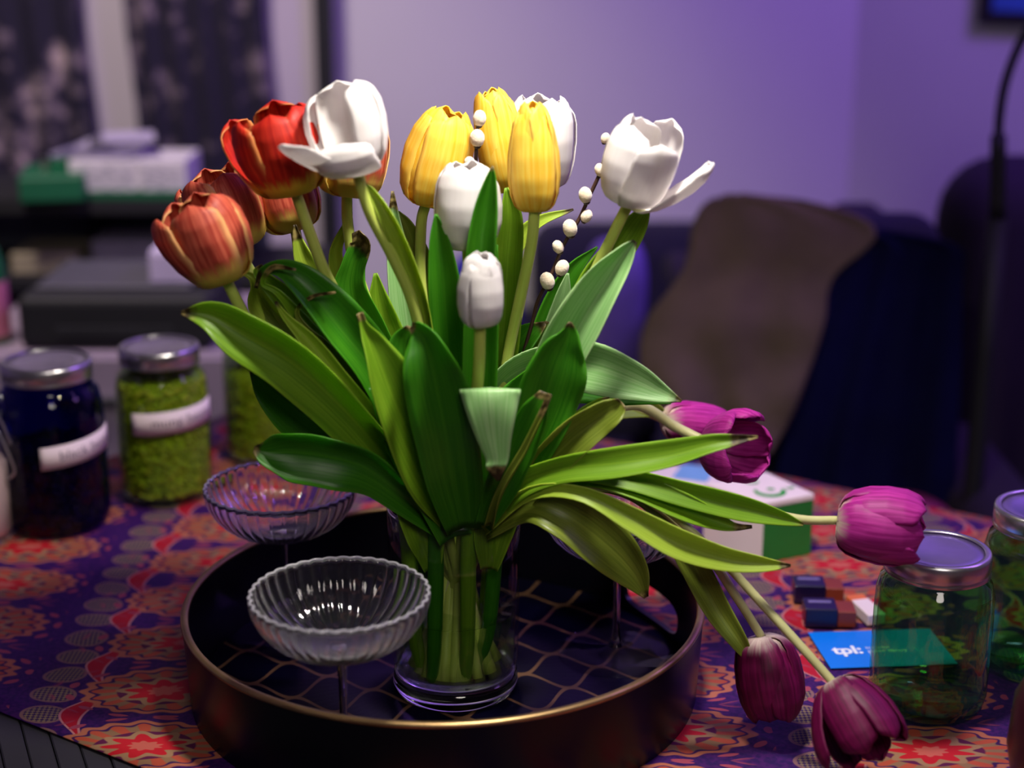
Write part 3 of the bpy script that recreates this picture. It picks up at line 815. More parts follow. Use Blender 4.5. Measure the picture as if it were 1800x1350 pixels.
shoot('short dark leaf with curled dry edge, just right of the folded leaf', [
    D([(850, 925, -.055, 30), (880, 860, -.07, 56), (915, 790, -.08, 66, 20), (942, 730, -.085, 56, 20), (958, 690, -.085, 20, 20)], 'd', dry=.08, cup=.3, sd=34),
    D([(860, 925, -.065, 16), (885, 860, -.085, 16, 50), (925, 790, -.09, 14, 50), (958, 720, -.092, 12, 40), (966, 692, -.09, 8)], 'o', dry=.3, cup=1.0, sd=35)],
    (.5, -.9, .034), (-.3, .3))
shoot('olive leaf with crumpled cream tip pointing up right, above the level leaf', [
    D([(860, 925, -.03, 30), (915, 870, -.05, 54), (965, 815, -.06, 64), (1010, 770, -.065, 66), (1050, 740, -.065, 58), (1080, 720, -.065, 44), (1094, 708, -.065, 20)], 'o', dry=.06, cup=.5, sd=36, wave=.3),
    D([(900, 890, -.03, 20), (960, 800, -.04, 30), (1010, 740, -.045, 22), (1050, 708, -.045, 12), (1072, 700, -.045, 5)], 'm', dry=.15, cup=.5, sd=37)],
    (.7, -.5, .028), (-.6, .5))
shoot('long level leaf reaching right with a dark folded tip, topmost of the right ones', [
    D([(850, 930, -.04, 30), (905, 860, -.06, 44), (980, 828, -.07, 46), (1080, 815, -.08, 56, 10), (1170, 802, -.085, 52, 20), (1250, 782, -.09, 34, 20), (1300, 772, -.09, 16), (1332, 768, -.09, 4)], 'm', dry=.2, cup=.4, sd=38)],
    (.9, -.6, .034), (-.7, .5))
shoot('long leaf reaching right with a ragged brown end, second from top of the right ones', [
    D([(850, 930, -.03, 24), (930, 855, -.045, 34), (1030, 838, -.055, 34), (1120, 858, -.06, 44, 10), (1200, 892, -.065, 48, 10), (1260, 916, -.065, 30), (1290, 926, -.065, 14), (1322, 926, -.065, 5)], 'm', dry=.14, cup=.5, sd=39)],
    (.9, 0, .03), (-.7, 0))
shoot('bright yellow-green leaf arching right above the tray edge, thin brown tip', [
    D([(850, 930, -.045, 22), (930, 868, -.065, 24), (1020, 868, -.08, 26), (1110, 912, -.09, 42), (1190, 955, -.095, 52), (1270, 982, -.095, 42), (1340, 992, -.095, 26), (1390, 994, -.095, 4)], 'y', dry=.06, cup=.5, sd=40)],
    (1, -.8, .034), (-.5, .8))
shoot('broad olive leaf drooping down right into the tray', [
    D([(850, 930, -.04, 40), (925, 888, -.06, 60), (990, 905, -.07, 84, 10), (1060, 955, -.07, 92, 10), (1110, 1005, -.07, 60), (1136, 1050, -.07, 8)], 'o', dry=.04, cup=.35, sd=41)],
    (.9, -.9, .033), (-.2, .5))
shoot('pair of rounded leaves behind the right wide leaf, around the catkin twig', [
    D([(850, 900, .02, 30), (870, 740, .03, 60), (890, 650, .03, 66, 20), (920, 600, .03, 56, 30), (958, 568, .03, 8)], 'd', dry=.08, cup=.3, sd=42),
    D([(850, 900, .04, 30), (880, 720, .04, 56), (925, 640, .04, 70, 20), (955, 590, .04, 40, 20), (962, 565, .04, 8)], 'm', dry=.05, cup=.3, sd=43)],
    (.2, .6, .02), (-.1, -.3))
shoot('narrow leaves rising behind the right stem, behind the catkin twig', [
    D([(860, 900, .05, 24), (920, 700, .06, 36), (965, 560, .06, 44), (1005, 480, .06, 30), (1050, 434, .06, 3)], 'd', dry=.0, cup=.4, sd=44),
    D([(870, 900, .05, 24), (930, 720, .05, 40), (970, 600, .05, 44), (990, 520, .05, 26), (998, 480, .05, 4)], 'p', dry=.0, cup=.4, sd=45)],
    (.5, .7, .026), (-.4, -.6))
shoot('light green leaves standing behind the left stems, under the left yellow tulip', [
    D([(790, 900, .04, 30), (750, 740, .04, 50), (722, 600, .045, 60), (705, 480, .045, 48), (694, 400, .045, 26), (690, 336, .045, 4)], 'p', dry=.10, cup=.4, sd=46),
    D([(800, 900, .05, 30), (770, 720, .06, 56), (752, 560, .06, 60), (735, 460, .06, 50), (716, 400, .06, 26), (700, 372, .06, 4)], 'o', dry=.0, cup=.4, sd=47),
    D([(780, 900, .03, 30), (730, 740, .035, 60), (690, 620, .035, 66), (668, 540, .035, 44), (660, 480, .035, 6)], 'm', dry=.0, cup=.35, sd=48)],
    (-.4, .8, .026), (.4, -.6))
shoot('short dark leaves filling the middle above the vase rim', [
    D([(830, 945, -.02, 50), (850, 860, -.025, 90), (880, 770, -.03, 100), (910, 700, -.03, 70), (930, 650, -.03, 8)], 'd', dry=.0, cup=.3, sd=49),
    D([(800, 945, -.045, 60), (770, 870, -.05, 80), (730, 790, -.05, 90), (690, 730, -.05, 60), (650, 680, -.05, 8)], 'd', dry=.0, cup=.3, sd=50),
    D([(840, 940, -.030, 50), (846, 860, -.035, 70), (850, 780, -.035, 70), (846, 700, -.035, 30), (840, 660, -.03, 8)], 'm', dry=.0, cup=.4, sd=51),
    D([(760, 1000, -.035, 30), (745, 930, -.04, 70), (725, 870, -.04, 70), (690, 830, -.04, 20)], 'm', dry=.0, cup=.4, sd=52),
    D([(860, 1000, -.035, 30), (868, 930, -.04, 70), (890, 870, -.04, 70), (930, 830, -.04, 20)], 'm', dry=.0, cup=.4, sd=53)],
    (.1, .4, .012), (0, -.2))

# leaf sheaths and cut ends inside the vase
for k, (a0, l0) in enumerate((((-.034, -.020), 'm'), ((-.012, -.036), 'd'), ((.012, -.036), 'm'), ((.033, -.018), 'd'), ((-.03, .012), 'd'), ((.03, .014), 'm'))):
    q = vb+Vector((a0[0], a0[1], 0))
    ft = vb+Vector((a0[0]*.7-.008*(k % 2), a0[1]*.8, .0205))
    g = thing('cut_stem', ft, ['thick cut stem leaning at the left wall inside the vase', 'cut stem at the front left inside the vase', 'cut stem at the front right inside the vase',
              'cut stem leaning at the right wall inside the vase', 'cut stem at the back left inside the vase', 'cut stem at the back right inside the vase'][k], 'stem')
    top = q+Vector((0, 0, VH-.01))
    vs, fs, uv = tube([top+Vector((a0[0]*.25, a0[1]*.25, .030)), top, q*.6+ft*.4+Vector((0, 0, .05)), ft], [.002, .0058, .0056, .0046], 10, 26)
    mesh('stem', vs, fs, LM[l0], g, [(a*.6+.1, b*.8) for a, b in uv])

# ================================================================== PUSSY WILLOW
twig_m = plain('twig_bark', srgb(58, 34, 26), .5)
fur = Mat('catkin_fur'); fur.base(fur.mix(fur.noise(scale=400, detail=2), srgb(196, 172, 140), srgb(244, 232, 214)), .95)
fur.b.inputs['Sheen Weight'].default_value = .6; fur.bump(fur.noise(scale=900, detail=1), .5, .0006); fur = fur.m
scale_m = plain('bud_scale', srgb(40, 22, 14), .45)
def willow(label, pts, buds, neck_a, foot_a):
    ft = foot(*foot_a); g = thing('pussy_willow_twig', ft, label, 'twig')
    P = [P3(*q) for q in pts]+[neck(*neck_a), ft]
    vs, fs, uv = tube(P, [.0009]+[.0014]*(len(P)-3)+[.002, .002], 8)
    mesh('branch', vs, fs, twig_m, g)
    for (px, py, dy, r, ax, ay) in buds:
        c_ = P3(px, py, dy); A = Vector((ax, 0, ay)).normalized()
        rm = r*mpp(c_)
        vs, fs = blob(c_, rm, 14, 9, (1, 1, 1.25), A)
        vs = [v+(v-c_).normalized()*rm*.05*noise.noise(v*900) for v in vs]
        b = mesh('catkin', vs, fs, fur, g)
        vs, fs = blob(c_-A*rm*1.05, rm*.55, 8, 5, (1, 1, .8), A)
        mesh('bud_scale', vs, fs, scale_m, b)
willow('pussy willow twig slanting up right between the yellow and right white tulips',
       [(1068, 250, .03), (1056, 300, .03), (1036, 345, .03), (1018, 385, .03), (990, 432, .03), (970, 480, .03), (945, 530, .03), (932, 580, .03), (890, 720, .02)],
       [(1064, 243, .03, 8, .3, 1), (1055, 299, .03, 10, -.3, 1), (1029, 343, .028, 12, -.2, 1), (1031, 380, .028, 10, .5, 1), (1002, 401, .025, 13, -.2, 1),
        (981, 434, .028, 10, -.5, 1), (988, 471, .026, 12, .4, 1), (962, 494, .025, 13, -.3, 1)], (.4, .3, .02), (-.4, .1))
willow('pussy willow twig upright between the left and middle yellow tulips',
       [(842, 200, .03), (838, 240, .03), (836, 300, .03), (832, 420, .03), (830, 620, .02)],
       [(843, 208, .03, 12, .1, 1), (839, 243, .026, 13, 0, 1), (826, 287, .026, 10, -.2, 1)], (.0, .6, .012), (.1, .5))

# ================================================================== MASON JARS
steel = Mat('lid_steel'); steel.base(steel.mix(steel.noise(scale=60), (.50, .48, .50), (.68, .66, .66)), .28, .95); steel = steel.m
dull = plain('lid_disc', srgb(190, 180, 190), .35, .6, var=.15, scale=40)
label_m = plain('label_paper', srgb(226, 206, 214), .7, var=.03)
ink = plain('label_ink', srgb(110, 90, 112), .7, var=.02)
def jar(base_px, r, h, label, gm, sq=.0, liddisc=dull, lid_r=.86, group=None):
    b = on_z(*base_px, TZ+.0035)
    g = thing('mason_jar', b, label, 'jar', group)
    hs = h*.86
    def rib(a, i):
        return 1+sq*(abs(cos(2*a+.5))**2-.5)*(1 if 2 <= i <= 7 or 13 <= i <= 17 else 0)
    t = .0028
    pr = [(.0001, .001), (r*.80, .0006), (r*.95, .005), (r, .015), (r, h*.35), (r, h*.62), (r*.985, hs*.88), (r*.93, hs*.97), (r*.85, hs*1.0), (r*.82, hs+.004), (r*.82, h),
          (r*.82-t, h), (r*.82-t, hs+.004), (r*.91-t, hs*.97), (r*.98-t, hs*.88), (r-t, h*.6), (r-t, h*.3), (r-t, .016), (r*.9-t, .007), (.0001, .006)]
    vs, fs = lathe(pr, b, 64, rib)
    mesh('jar_glass', vs, fs, gm, g)
    lr = r*lid_r; z0 = h-.014
    band = [(lr*.985, z0), (lr*1.01, z0+.0008), (lr*.985, z0+.003), (lr*.985, z0+.0045), (lr*1.0, z0+.0052), (lr*1.0, z0+.0145), (lr*.985, z0+.0165), (lr*.95, z0+.0175), (lr*.86, z0+.0172), (lr*.855, z0+.0160), (lr*.93, z0+.0155), (lr*.965, z0+.013), (lr*.965, z0+.001)]
    vs, fs = lathe(band, b, 72, closed=True); mesh('lid_band', vs, fs, steel, g)
    vs, fs = lathe([(.0001, z0+.0150), (lr*.6, z0+.0150), (lr*.64, z0+.0157), (lr*.94, z0+.0153), (lr*.94, z0+.0146), (.0001, z0+.0143)], b, 64)
    mesh('lid_disc', vs, fs, liddisc, g)
    return g, b
def jar_label(g, b, r, zc, hh, a0, a1, slope, text):
    vs, fs, n = [], [], 20
    for k in range(n+1):
        f = k/n; a = radians(a0+(a1-a0)*f)
        for q in (-1, 1):
            vs.append(b+Vector(((r+.0006)*cos(a), (r+.0006)*sin(a), zc+slope*(f-.5)+q*hh/2)))
    for k in range(n): fs.append((2*k, 2*k+2, 2*k+3, 2*k+1))
    lb = mesh('paper_label', vs, fs, label_m, g); solid(lb, .0003, 1); lb['label'] = 'white paper label'
    cu = bpy.data.curves.new('t', 'FONT'); cu.body = text; cu.size = hh*.62; cu.align_x = 'CENTER'; cu.align_y = 'CENTER'
    to = bpy.data.objects.new('t', cu); C.objects.link(to); bpy.context.view_layer.update()
    me = bpy.data.meshes.new_from_object(to.evaluated_get(bpy.context.evaluated_depsgraph_get())); bpy.data.objects.remove(to)
    W = radians(a1-a0)*r
    vv = []
    for v in me.vertices:
        f = v.co.x/W+.56; a = radians(a0)+radians(a1-a0)*f
        vv.append(b+Vector(((r+.0011)*cos(a), (r+.0011)*sin(a), zc+slope*(f-.5)+v.co.y)))
    mesh('lettering', vv, [tuple(p.vertices) for p in me.polygons], ink, lb, smooth=False)
def beans(b, r, z0, z1, mat, name, label, cat, n, size):
    parts = [blob(b+Vector((0, 0, 0)), .001, 4, 2)]
    vs, fs = lathe([(.0001, z0), (r*.9, z0), (r*.97, z0+.006), (r*.97, z1-.004), (r*.9, z1-.001), (.0001, z1)], b, 24); parts = [(vs, fs)]
    for _ in range(n):
        if random.random() < .85:
            a = random.uniform(0, 2*pi); zz = random.uniform(z0+.003, z1-.002); c_ = b+Vector((r*.975*cos(a), r*.975*sin(a), zz))
        else:
            a = random.uniform(0, 2*pi); rr = r*.95*sqrt(random.random()); c_ = b+Vector((rr*cos(a), rr*sin(a), z1-.0005))
        parts.append(blob(c_, size*random.uniform(.8, 1.1), 6, 4, (1, 1, 1.4), Vector((random.uniform(-1, 1), random.uniform(-1, 1), random.uniform(-1, 1)))))
    V, Fq = join(parts)
    o = mesh(name, V, Fq, mat); tag(o, label, cat, kind='stuff'); return o
green_tint = thin_glass('green_thin_glass', srgb(226, 240, 214))
blue_tint = thin_glass('blue_thin_glass', srgb(110, 105, 205))
mung = plain('mung_bean', srgb(172, 166, 34), .5, var=.4, scale=200)
blackb = plain('dark_grain', srgb(58, 24, 30), .5, var=.35, scale=200)
J1, b1 = jar((296, 868), .0465, .156, 'green tinted mason jar of mung beans, labelled, second from the left', green_tint)
jar_label(J1, b1, .0465, .092, .0230, 243, 362, .006, 'mung beans')
beans(b1, .0425, .0075, .125, mung, 'mung_beans', 'bright green mung beans filling the second jar from the left', 'beans', 1900, .0024)
J2, b2 = jar((106, 918), .0500, .163, 'dark blue tinted mason jar of black beans, labelled, at the left edge', blue_tint)
jar_label(J2, b2, .0500, .0870, .0220, 272, 372, .008, 'black beans')
beans(b2, .0460, .0075, .082, blackb, 'black_beans', 'dark reddish beans filling the lower half of the dark jar', 'beans', 1200, .0028)
J3, b3 = jar((474, 800), .0465, .150, 'green tinted mason jar half hidden behind the lower left leaves', green_tint)
beans(b3, .0425, .0075, .098, mung, 'mung_beans', 'green beans in the jar hidden behind the lower left leaves', 'beans', 1100, .0026)
gg = thin_glass('green_glass', srgb(196, 240, 194), 1.6)
vio = plain('lid_inner', srgb(150, 130, 190), .3, .75, var=.2, scale=30)  # reflected violet light is put into the disc colour
jar((1627, 1236), .0430, .124, 'empty green glass mason jar with open steel band lid, nearest at the right', gg, .03, vio, .90)
jar((1812, 1168), .0440, .132, 'empty green glass mason jar cut off by the right edge, behind the nearer one', gg, .03, vio, .90)
# swing-top jar at the left edge
b = on_z(-52, 946, TZ+.0035)
g = thing('swing_top_jar', b, 'clear swing-top jar with wire bail at the very left edge', 'jar')
clr = thin_glass('clear_thin_glass', (.92, .92, .94)); wire = plain('wire', (.55, .53, .56), .3, .9)
vs, fs = lathe([(.0001, .001), (.040, .001), (.044, .006), (.044, .10), (.040, .116), (.036, .122), (.036, .130), (.033, .130), (.033, .120), (.041, .10), (.041, .01), (.0001, .006)], b, 48); mesh('jar_glass', vs, fs, clr, g)
vs, fs = lathe([(.0001, .131), (.036, .131), (.038, .135), (.036, .141), (.02, .147), (.0001, .148)], b, 40); mesh('glass_lid', vs, fs, clr, g)
vs, fs, _ = tube([b+Vector((.041, -.012, .112)), b+Vector((.048, -.012, .092)), b+Vector((.052, -.010, .072)), b+Vector((.046, -.008, .064))], [.0012]*4, 8); mesh('wire_bail', vs, fs, wire, g)
vs, fs, _ = tube([b+Vector((.037, -.014, .140)), b+Vector((.046, -.012, .118)), b+Vector((.050, -.008, .098)), b+Vector((.044, .008, .108)), b+Vector((.038, .012, .14))], [.0012]*5, 8); mesh('wire_bail', vs, fs, wire, g)
vs, fs = lathe([(.0385, .119), (.0395, .121), (.0395, .124), (.0385, .126), (.0375, .122)], b, 40, closed=True); mesh('wire_collar', vs, fs, wire, g)
flour = plain('flour', srgb(226, 196, 188), .9, var=.05, scale=60)
vs, fs = lathe([(.0001, .0068), (.039, .0078), (.0403, .012), (.0403, .078), (.037, .082), (.0001, .083)], b, 40)
tag(mesh('flour', vs, fs, flour), 'pale flour filling the swing-top jar', 'flour', kind='stuff')
# maroon vessel at the lower right corner
b = on_z(1868, 1410, TZ+.0035)
mar = plain('maroon_glaze', srgb(58, 20, 30), .35, var=.3, scale=40, bump=.3)
vs, fs = lathe([(.0001, .001), (.026, .001), (.034, .01), (.040, .04), (.038, .075), (.030, .092), (.026, .094), (.030, .08), (.034, .045), (.026, .01), (.0001, .006)], b, 48)
tag(mesh('clay_cup', vs, fs, mar), 'dark maroon cup cut off at the lower right corner', 'cup')

# ================================================================== SMALL THINGS ON THE CLOTH, RIGHT
Z0 = TZ+.0032
# white and green box
H = .060
ps = [on_z(1238, 850, Z0+H), on_z(1344, 884, Z0+H), on_z(1432, 868, Z0+H), on_z(1346, 829, Z0+H)]
ctr = sum((p for p in ps), Vector())/4; ctr.z = Z0
bx_ = thing('carton_box', ctr, 'small white and green carton with a green swirl on its lid', 'box')
wht = plain('white_card', srgb(232, 214, 220), .6, var=.04); grn = plain('green_card', srgb(30, 120, 48), .5, var=.15)
ins = lambda p, k: ctr+(Vector((p.x, p.y, Z0))-ctr)*k
vs, fs = prism([ins(p, .985)[:2] for p in ps], Z0, Z0+H-.006); ob = mesh('carton_body', vs, fs, wht, bx_, smooth=False)
ob.data.materials.append(grn); 
for f in ob.data.polygons:
    if f.normal.x > .3 and abs(f.normal.z) < .5: f.material_index = 1
vs, fs = prism([ins(p, 1.0)[:2] for p in ps], Z0+H-.006, Z0+H); bevel(mesh('carton_lid', vs, fs, wht, bx_, smooth=False), .001, 2)
lime = plain('green_ink', srgb(0, 150, 40), .5, var=.03)
def arc(c, r0, r1, a0, a1, z, e1, e2, n=28):
    vs, fs = [], []
    for k in range(n+1):
        a = radians(a0+(a1-a0)*k/n); wv_ = sin(pi*k/n)**.5
        rm, hw = (r0+r1)/2, (r1-r0)/2*max(.15, wv_)
        for rr in (rm-hw, rm+hw): vs.append(Vector((c.x, c.y, z))+e1*(rr*cos(a))+e2*(rr*sin(a)))
    for k in range(n): fs.append((2*k, 2*k+1, 2*k+3, 2*k+2))
    return vs, fs
e1 = (ps[1]-ps[0]); e1.z = 0; e1.normalize(); e2 = Vector((-e1.y, e1.x, 0))
cc = (ps[0]+ps[1]+ps[2]+ps[3])/4+e1*.010-e2*.002
a_ = arc(cc, .0095, .0165, -150, 70, Z0+H+.0004, e1, e2); b_ = arc(cc+e2*.001, .0005, .0065, 60, 180, Z0+H+.0004, e1, e2)
c_ = arc(cc-e1*.027+e2*.008, .004, .0075, -120, 60, Z0+H+.0004, e1, e2); d_ = arc(cc+e1*.006+e2*.021, .002, .006, -100, 60, Z0+H+.0004, e1, e2)
V, Fq = join([a_, b_, c_, d_]); mesh('swirl_print', V, Fq, lime, bx_, smooth=False)
# pale blue paper pack behind it
q = [on_z(1160, 832, Z0+.03), on_z(1225, 868, Z0+.03), on_z(1302, 846, Z0+.03), on_z(1225, 815, Z0+.03)]
pc = sum(q, Vector())/4+Vector((-.012, .035, 0)); pc.z = Z0
pk = thing('paper_packet', pc, 'pale blue and white packet lying behind the white and green carton', 'packet')
bx('packet_body', pc+Vector((0, 0, .011)), (.075, .05, .022), wht, pk, radians(-20), .003)
bx('blue_panel', pc+Vector((.012, 0, .0224)), (.036, .044, .0006), plain('pale_blue', srgb(120, 170, 226), .6), pk, radians(-20))
# small dark boxes
nav = plain('navy_card', srgb(22, 16, 60), .3, var=.1); brn = plain('brown_card', srgb(132, 52, 34), .45, var=.15)
lil = plain('lilac_ink', srgb(120, 108, 160), .5, var=.05)
for k, (px, py, lb) in enumerate(((1432, 1060, 'small navy and brown matchbox, the one further from the blue card'), (1452, 1102, 'small navy and brown matchbox, touching the blue card'))):
    b = on_z(px, py, Z0); b.y += .006; g = thing('matchbox', b, lb, 'box')
    rz = radians(-3)
    bx('sleeve', b+Vector((-.004, .004, .0085)), (.027, .024, .017), nav, g, rz, .0012)
    bx('tray_end', b+Vector((.0175, .004, .0072)), (.0155, .023, .0142), brn, g, rz, .001)
    cu = bpy.data.curves.new('t', 'FONT'); 
    vs, fs = box(b+Vector((-.004, .007, .0172)), (.019, .004, .0004), rz); mesh('pale_print', vs, fs, lil, g, smooth=False)
b = on_z(1526, 1088, Z0); g = thing('paper_packet', b, 'orange and white packet just left of the near green jar', 'packet')
bx('packet_body', b+Vector((0, .004, .005)), (.016, .034, .010), wht, g, radians(14), .001)
bx('orange_end', b+Vector((-.0055, .0225, .0052)), (.0165, .010, .0104), plain('orange_card', srgb(220, 110, 60), .5), g, radians(14), .001)
# blue card
k1, k2, k3 = on_z(1420, 1113, Z0), on_z(1460, 1176, Z0), on_z(1634, 1106, Z0)
ex = (k3-k1).normalized(); ey = Vector((-ex.y, ex.x, 0)); 
e_ = (k1-k2); ln_ = e_.length
cen = k2+(k3-k1)*.5+e_*.5; cen.z = Z0
g = thing('library_card', cen, 'bright blue plastic card with white letters, partly behind the near green jar', 'card')
blue = plain('card_blue', srgb(0, 120, 232), .35, var=.03)
poly = [k2, k2+(k3-k1), k3, k1]; vs, fs = prism([p[:2] for p in poly], Z0, Z0+.0009)
bevel(mesh('card_body', vs, fs, blue, g, smooth=False), .0008, 2)
cu = bpy.data.curves.new('t', 'FONT'); cu.body = 'tpl:'; cu.size = .021; cu.offset = .0004
def text_mesh(body, size, offset=0):
    cu = bpy.data.curves.new('t', 'FONT'); cu.body = body; cu.size = size; cu.offset = offset
    to = bpy.data.objects.new('t', cu); C.objects.link(to); bpy.context.view_layer.update()
    me = bpy.data.meshes.new_from_object(to.evaluated_get(bpy.context.evaluated_depsgraph_get())); bpy.data.objects.remove(to)
    return me
whi = plain('white_ink', srgb(235, 238, 250), .5, var=.02)
org = k2+(k3-k1)*.10+e_*.36
for body, size, dx, dy, off in (('tpl:', .019, 0, 0, .0006), ('toronto', .0062, .028, .0075, 0), ('public library', .0062, .028, .001, 0)):
    me = text_mesh(body, size, off); uh = e_.normalized()
    mesh('lettering', [Vector((org.x, org.y, Z0+.0012))+ex*(v.co.x+dx)+uh*(v.co.y+dy) for v in me.vertices], [tuple(p.vertices) for p in me.polygons], whi, g, smooth=False)

# ================================================================== BACKGROUND LEFT
# framed white screen with two dark floral hangings on the back wall
def rect_px(x0, y0, x1, y1, Y, t=.02):
    """box facing the camera side, front face at Y spanning the given pixels at its centre"""
    a = at_y(x0, (y0+y1)/2, Y).x; b = at_y(x1, (y0+y1)/2, Y).x; xm = (x0+x1)/2
    z1 = at_y(xm, y0, Y).z; z0 = at_y(xm, y1, Y).z
    return Vector(((a+b)/2, Y+t/2, (z0+z1)/2)), (b-a, t, z1-z0)
SY = WY-.06
c_, s_ = rect_px(-260, -260, 556, 462, SY, .03)
scr = thing('framed_panel', (c_.x, WY-.005, c_.z-s_[2]/2), 'big white panel in a thin black frame on the back wall, left', 'panel')
bx('white_panel', c_, s_, plain('panel_white', srgb(190, 180, 196), .7, var=.04, scale=3), scr)
fm = plain('frame_black', (.004, .004, .008), .7)
fw = .034
for nm, cc_, ss in (('frame_rail', (c_.x, SY, c_.z-s_[2]/2-fw/2), (s_[0]+2*fw, .05, fw)), ('frame_rail', (c_.x, SY, c_.z+s_[2]/2+fw/2), (s_[0]+2*fw, .05, fw)),
                    ('frame_post', (c_.x+s_[0]/2+fw/2, SY, c_.z), (fw, .05, s_[2])), ('frame_post', (c_.x-s_[0]/2-fw/2, SY, c_.z), (fw, .05, s_[2]))):
    bx(nm, cc_, ss, fm, scr)
M = Mat('floral_dark')
n1 = M.noise(scale=7, detail=4, rough=.6); n2 = M.noise(scale=22, detail=3)
f = (n1*n2*4.0).step(1.0, 1.45)
c = M.mix(f, srgb(24, 18, 44), srgb(112, 98, 112)); c = M.mix((n1*n2*4.0).step(1.4, 1.7), c, srgb(176, 156, 160))
M.base(c, .85); flo = M.m
def hanging(x0, x1, y1, lb, Y=SY-.05):
    c_, s_ = rect_px(x0, -250, x1, y1, Y)
    n, m = 40, 20; vs, fs = [], []
    for j in range(m+1):
        for i in range(n+1):
            xx = c_.x-s_[0]/2+s_[0]*i/n; zz = c_.z-s_[2]/2+s_[2]*j/m
            vs.append((xx+.006*(sin(j*.4)), Y+.008*sin(i*.8), zz))
    for j in range(m):
        for i in range(n): a = j*(n+1)+i; fs.append((a, a+1, a+n+2, a+n+1))
    o = mesh('fabric_hanging', vs, fs, flo); solid(o, .003)
    tag(o, lb, 'curtain')
hanging(-160, 150, 345, 'dark floral hanging at the far left edge, left of the pale gap')
hanging(226, 470, 350, 'dark floral hanging between the pale gap and the red tulips')
# dark shelf stand
Sh = 2.5
c_, s_ = rect_px(-140, 352, 430, 376, Sh, .26)
shelf = thing('shelf_stand', (c_.x, c_.y, 0), 'dark low shelf stand against the left back, holding the green and white box', 'shelf')
bx('shelf_board', c_, s_, fm, shelf)
zs = c_.z+s_[2]/2
c2, s2 = rect_px(-140, 490, 560, 510, Sh, .26); bx('shelf_board', c2, s2, fm, shelf)
for px in (-130, 150, 425):
    cc_, ss = rect_px(px-9, 376, px+9, 1400, Sh, .03); cc_.z = (c_.z)/2; bx('upright', (cc_.x, Sh+.22, c_.z/2), (.025, .03, c_.z), fm, shelf)
bx('back_panel', (c_.x, Sh+.245, c_.z/2), (s_[0], .01, c_.z), plain('grey_green', srgb(84, 90, 96), .7), shelf)
# things on the shelf
def bpx(name, x0, y0, x1, y1, Y, t, mat, parent, zb=None, rz=0):
    c_, s_ = rect_px(x0, y0, x1, y1, Y, t)
    if zb is not None:
        top = c_.z+s_[2]/2; s_ = (s_[0], s_[1], top-zb); c_.z = (top+zb)/2
    return bx(name, c_, s_, mat, parent, rz, .002), c_, s_
pw = plain('box_white', srgb(206, 200, 208), .6, var=.05); pg = plain('box_green', srgb(12, 92, 58), .5, var=.1)
M = Mat('box_print'); x, y, z = M.coords('Object'); n = M.noise(M.vec(x*60.0, z*260.0, 0.0), 1, 2)
msk = (x.abs()*1.0).step(.13, .12)*(z.abs()).step(.022, .018)
M.base(M.mix(n.step(.45, .55)*.7, srgb(206, 200, 210), srgb(110, 110, 130)), .6); prn = M.m
c_, s_ = rect_px(112, 280, 328, 350, Sh+.03, .12)
gb = thing('reference_box', (c_.x, c_.y, zs), 'green and white printed box lying on the dark shelf', 'box')
bpx('printed_front', 122, 282, 328, 350, Sh+.02, .12, pw, gb, zs+.012)
bpx('print_panel', 140, 292, 235, 336, Sh+.0185, .002, prn, gb); bpx('print_panel', 246, 292, 316, 336, Sh+.0185, .002, prn, gb)
bpx('green_end', 88, 282, 121, 350, Sh+.02, .12, pg, gb, zs+.012); bx('green_base', (c_.x-.02, Sh+.08, zs+.006), (s_[0]+.07, .14, .0115), pg, gb)
bk = thing('paper_stack', (c_.x-.02, Sh+.08, zs+.072), 'loose pale papers and a spool on top of the green and white box', 'papers')
ztop = at_y(220, 282, Sh+.02).z
bk.location.z = ztop+.001
for i in range(5):
    bx('paper_sheet', (c_.x-.02+.012*i-.03, Sh+.08, ztop+.004+i*.0062), (.13-.012*i, .09, .005), plain('paper_tint', [srgb(150, 140, 176), srgb(120, 110, 150), srgb(170, 160, 190), srgb(96, 90, 110), srgb(180, 170, 200)][i], .7), bk, radians(6*i-10))
cov = thing('green_clipboard', (at_y(85, 340, Sh).x, Sh+.02, zs), 'dark green board leaning at the left end of the shelf', 'board')
bx('board', (at_y(85, 330, Sh).x, Sh+.04, zs+.022), (.10, .14, .04), pg, cov, .2, .004)
bx('clip', (at_y(70, 300, Sh).x, Sh+.03, zs+.048), (.008, .01, .03), plain('clip_metal', (.6, .58, .55), .3, .9), cov)
zb2 = c2.z+s2[2]/2
for (x0, y0, x1, y1, col, lb, nm, YY) in ((20, 446, 132, 490, srgb(150, 140, 118), 'beige paper pile on the lower shelf at the left', 'paper_pile', Sh+.03),
                                (162, 424, 330, 490, srgb(150, 140, 168), 'large pale lilac box on the lower shelf', 'storage_box', Sh+.06)):
    c_, s_ = rect_px(x0, y0, x1, y1, YY, .12)
    t_ = thing(nm, (c_.x, c_.y, zb2), lb, 'box'); bpx('box_body', x0, y0, x1, y1, YY, .12, plain(nm+'_card', col, .6), t_, zb2+.0005)
    bpx('lid_line', x0-1, y0+8, x1+1, y0+12, YY-.001, .122, plain(nm+'_seam', tuple(q*.6 for q in col), .6), t_)
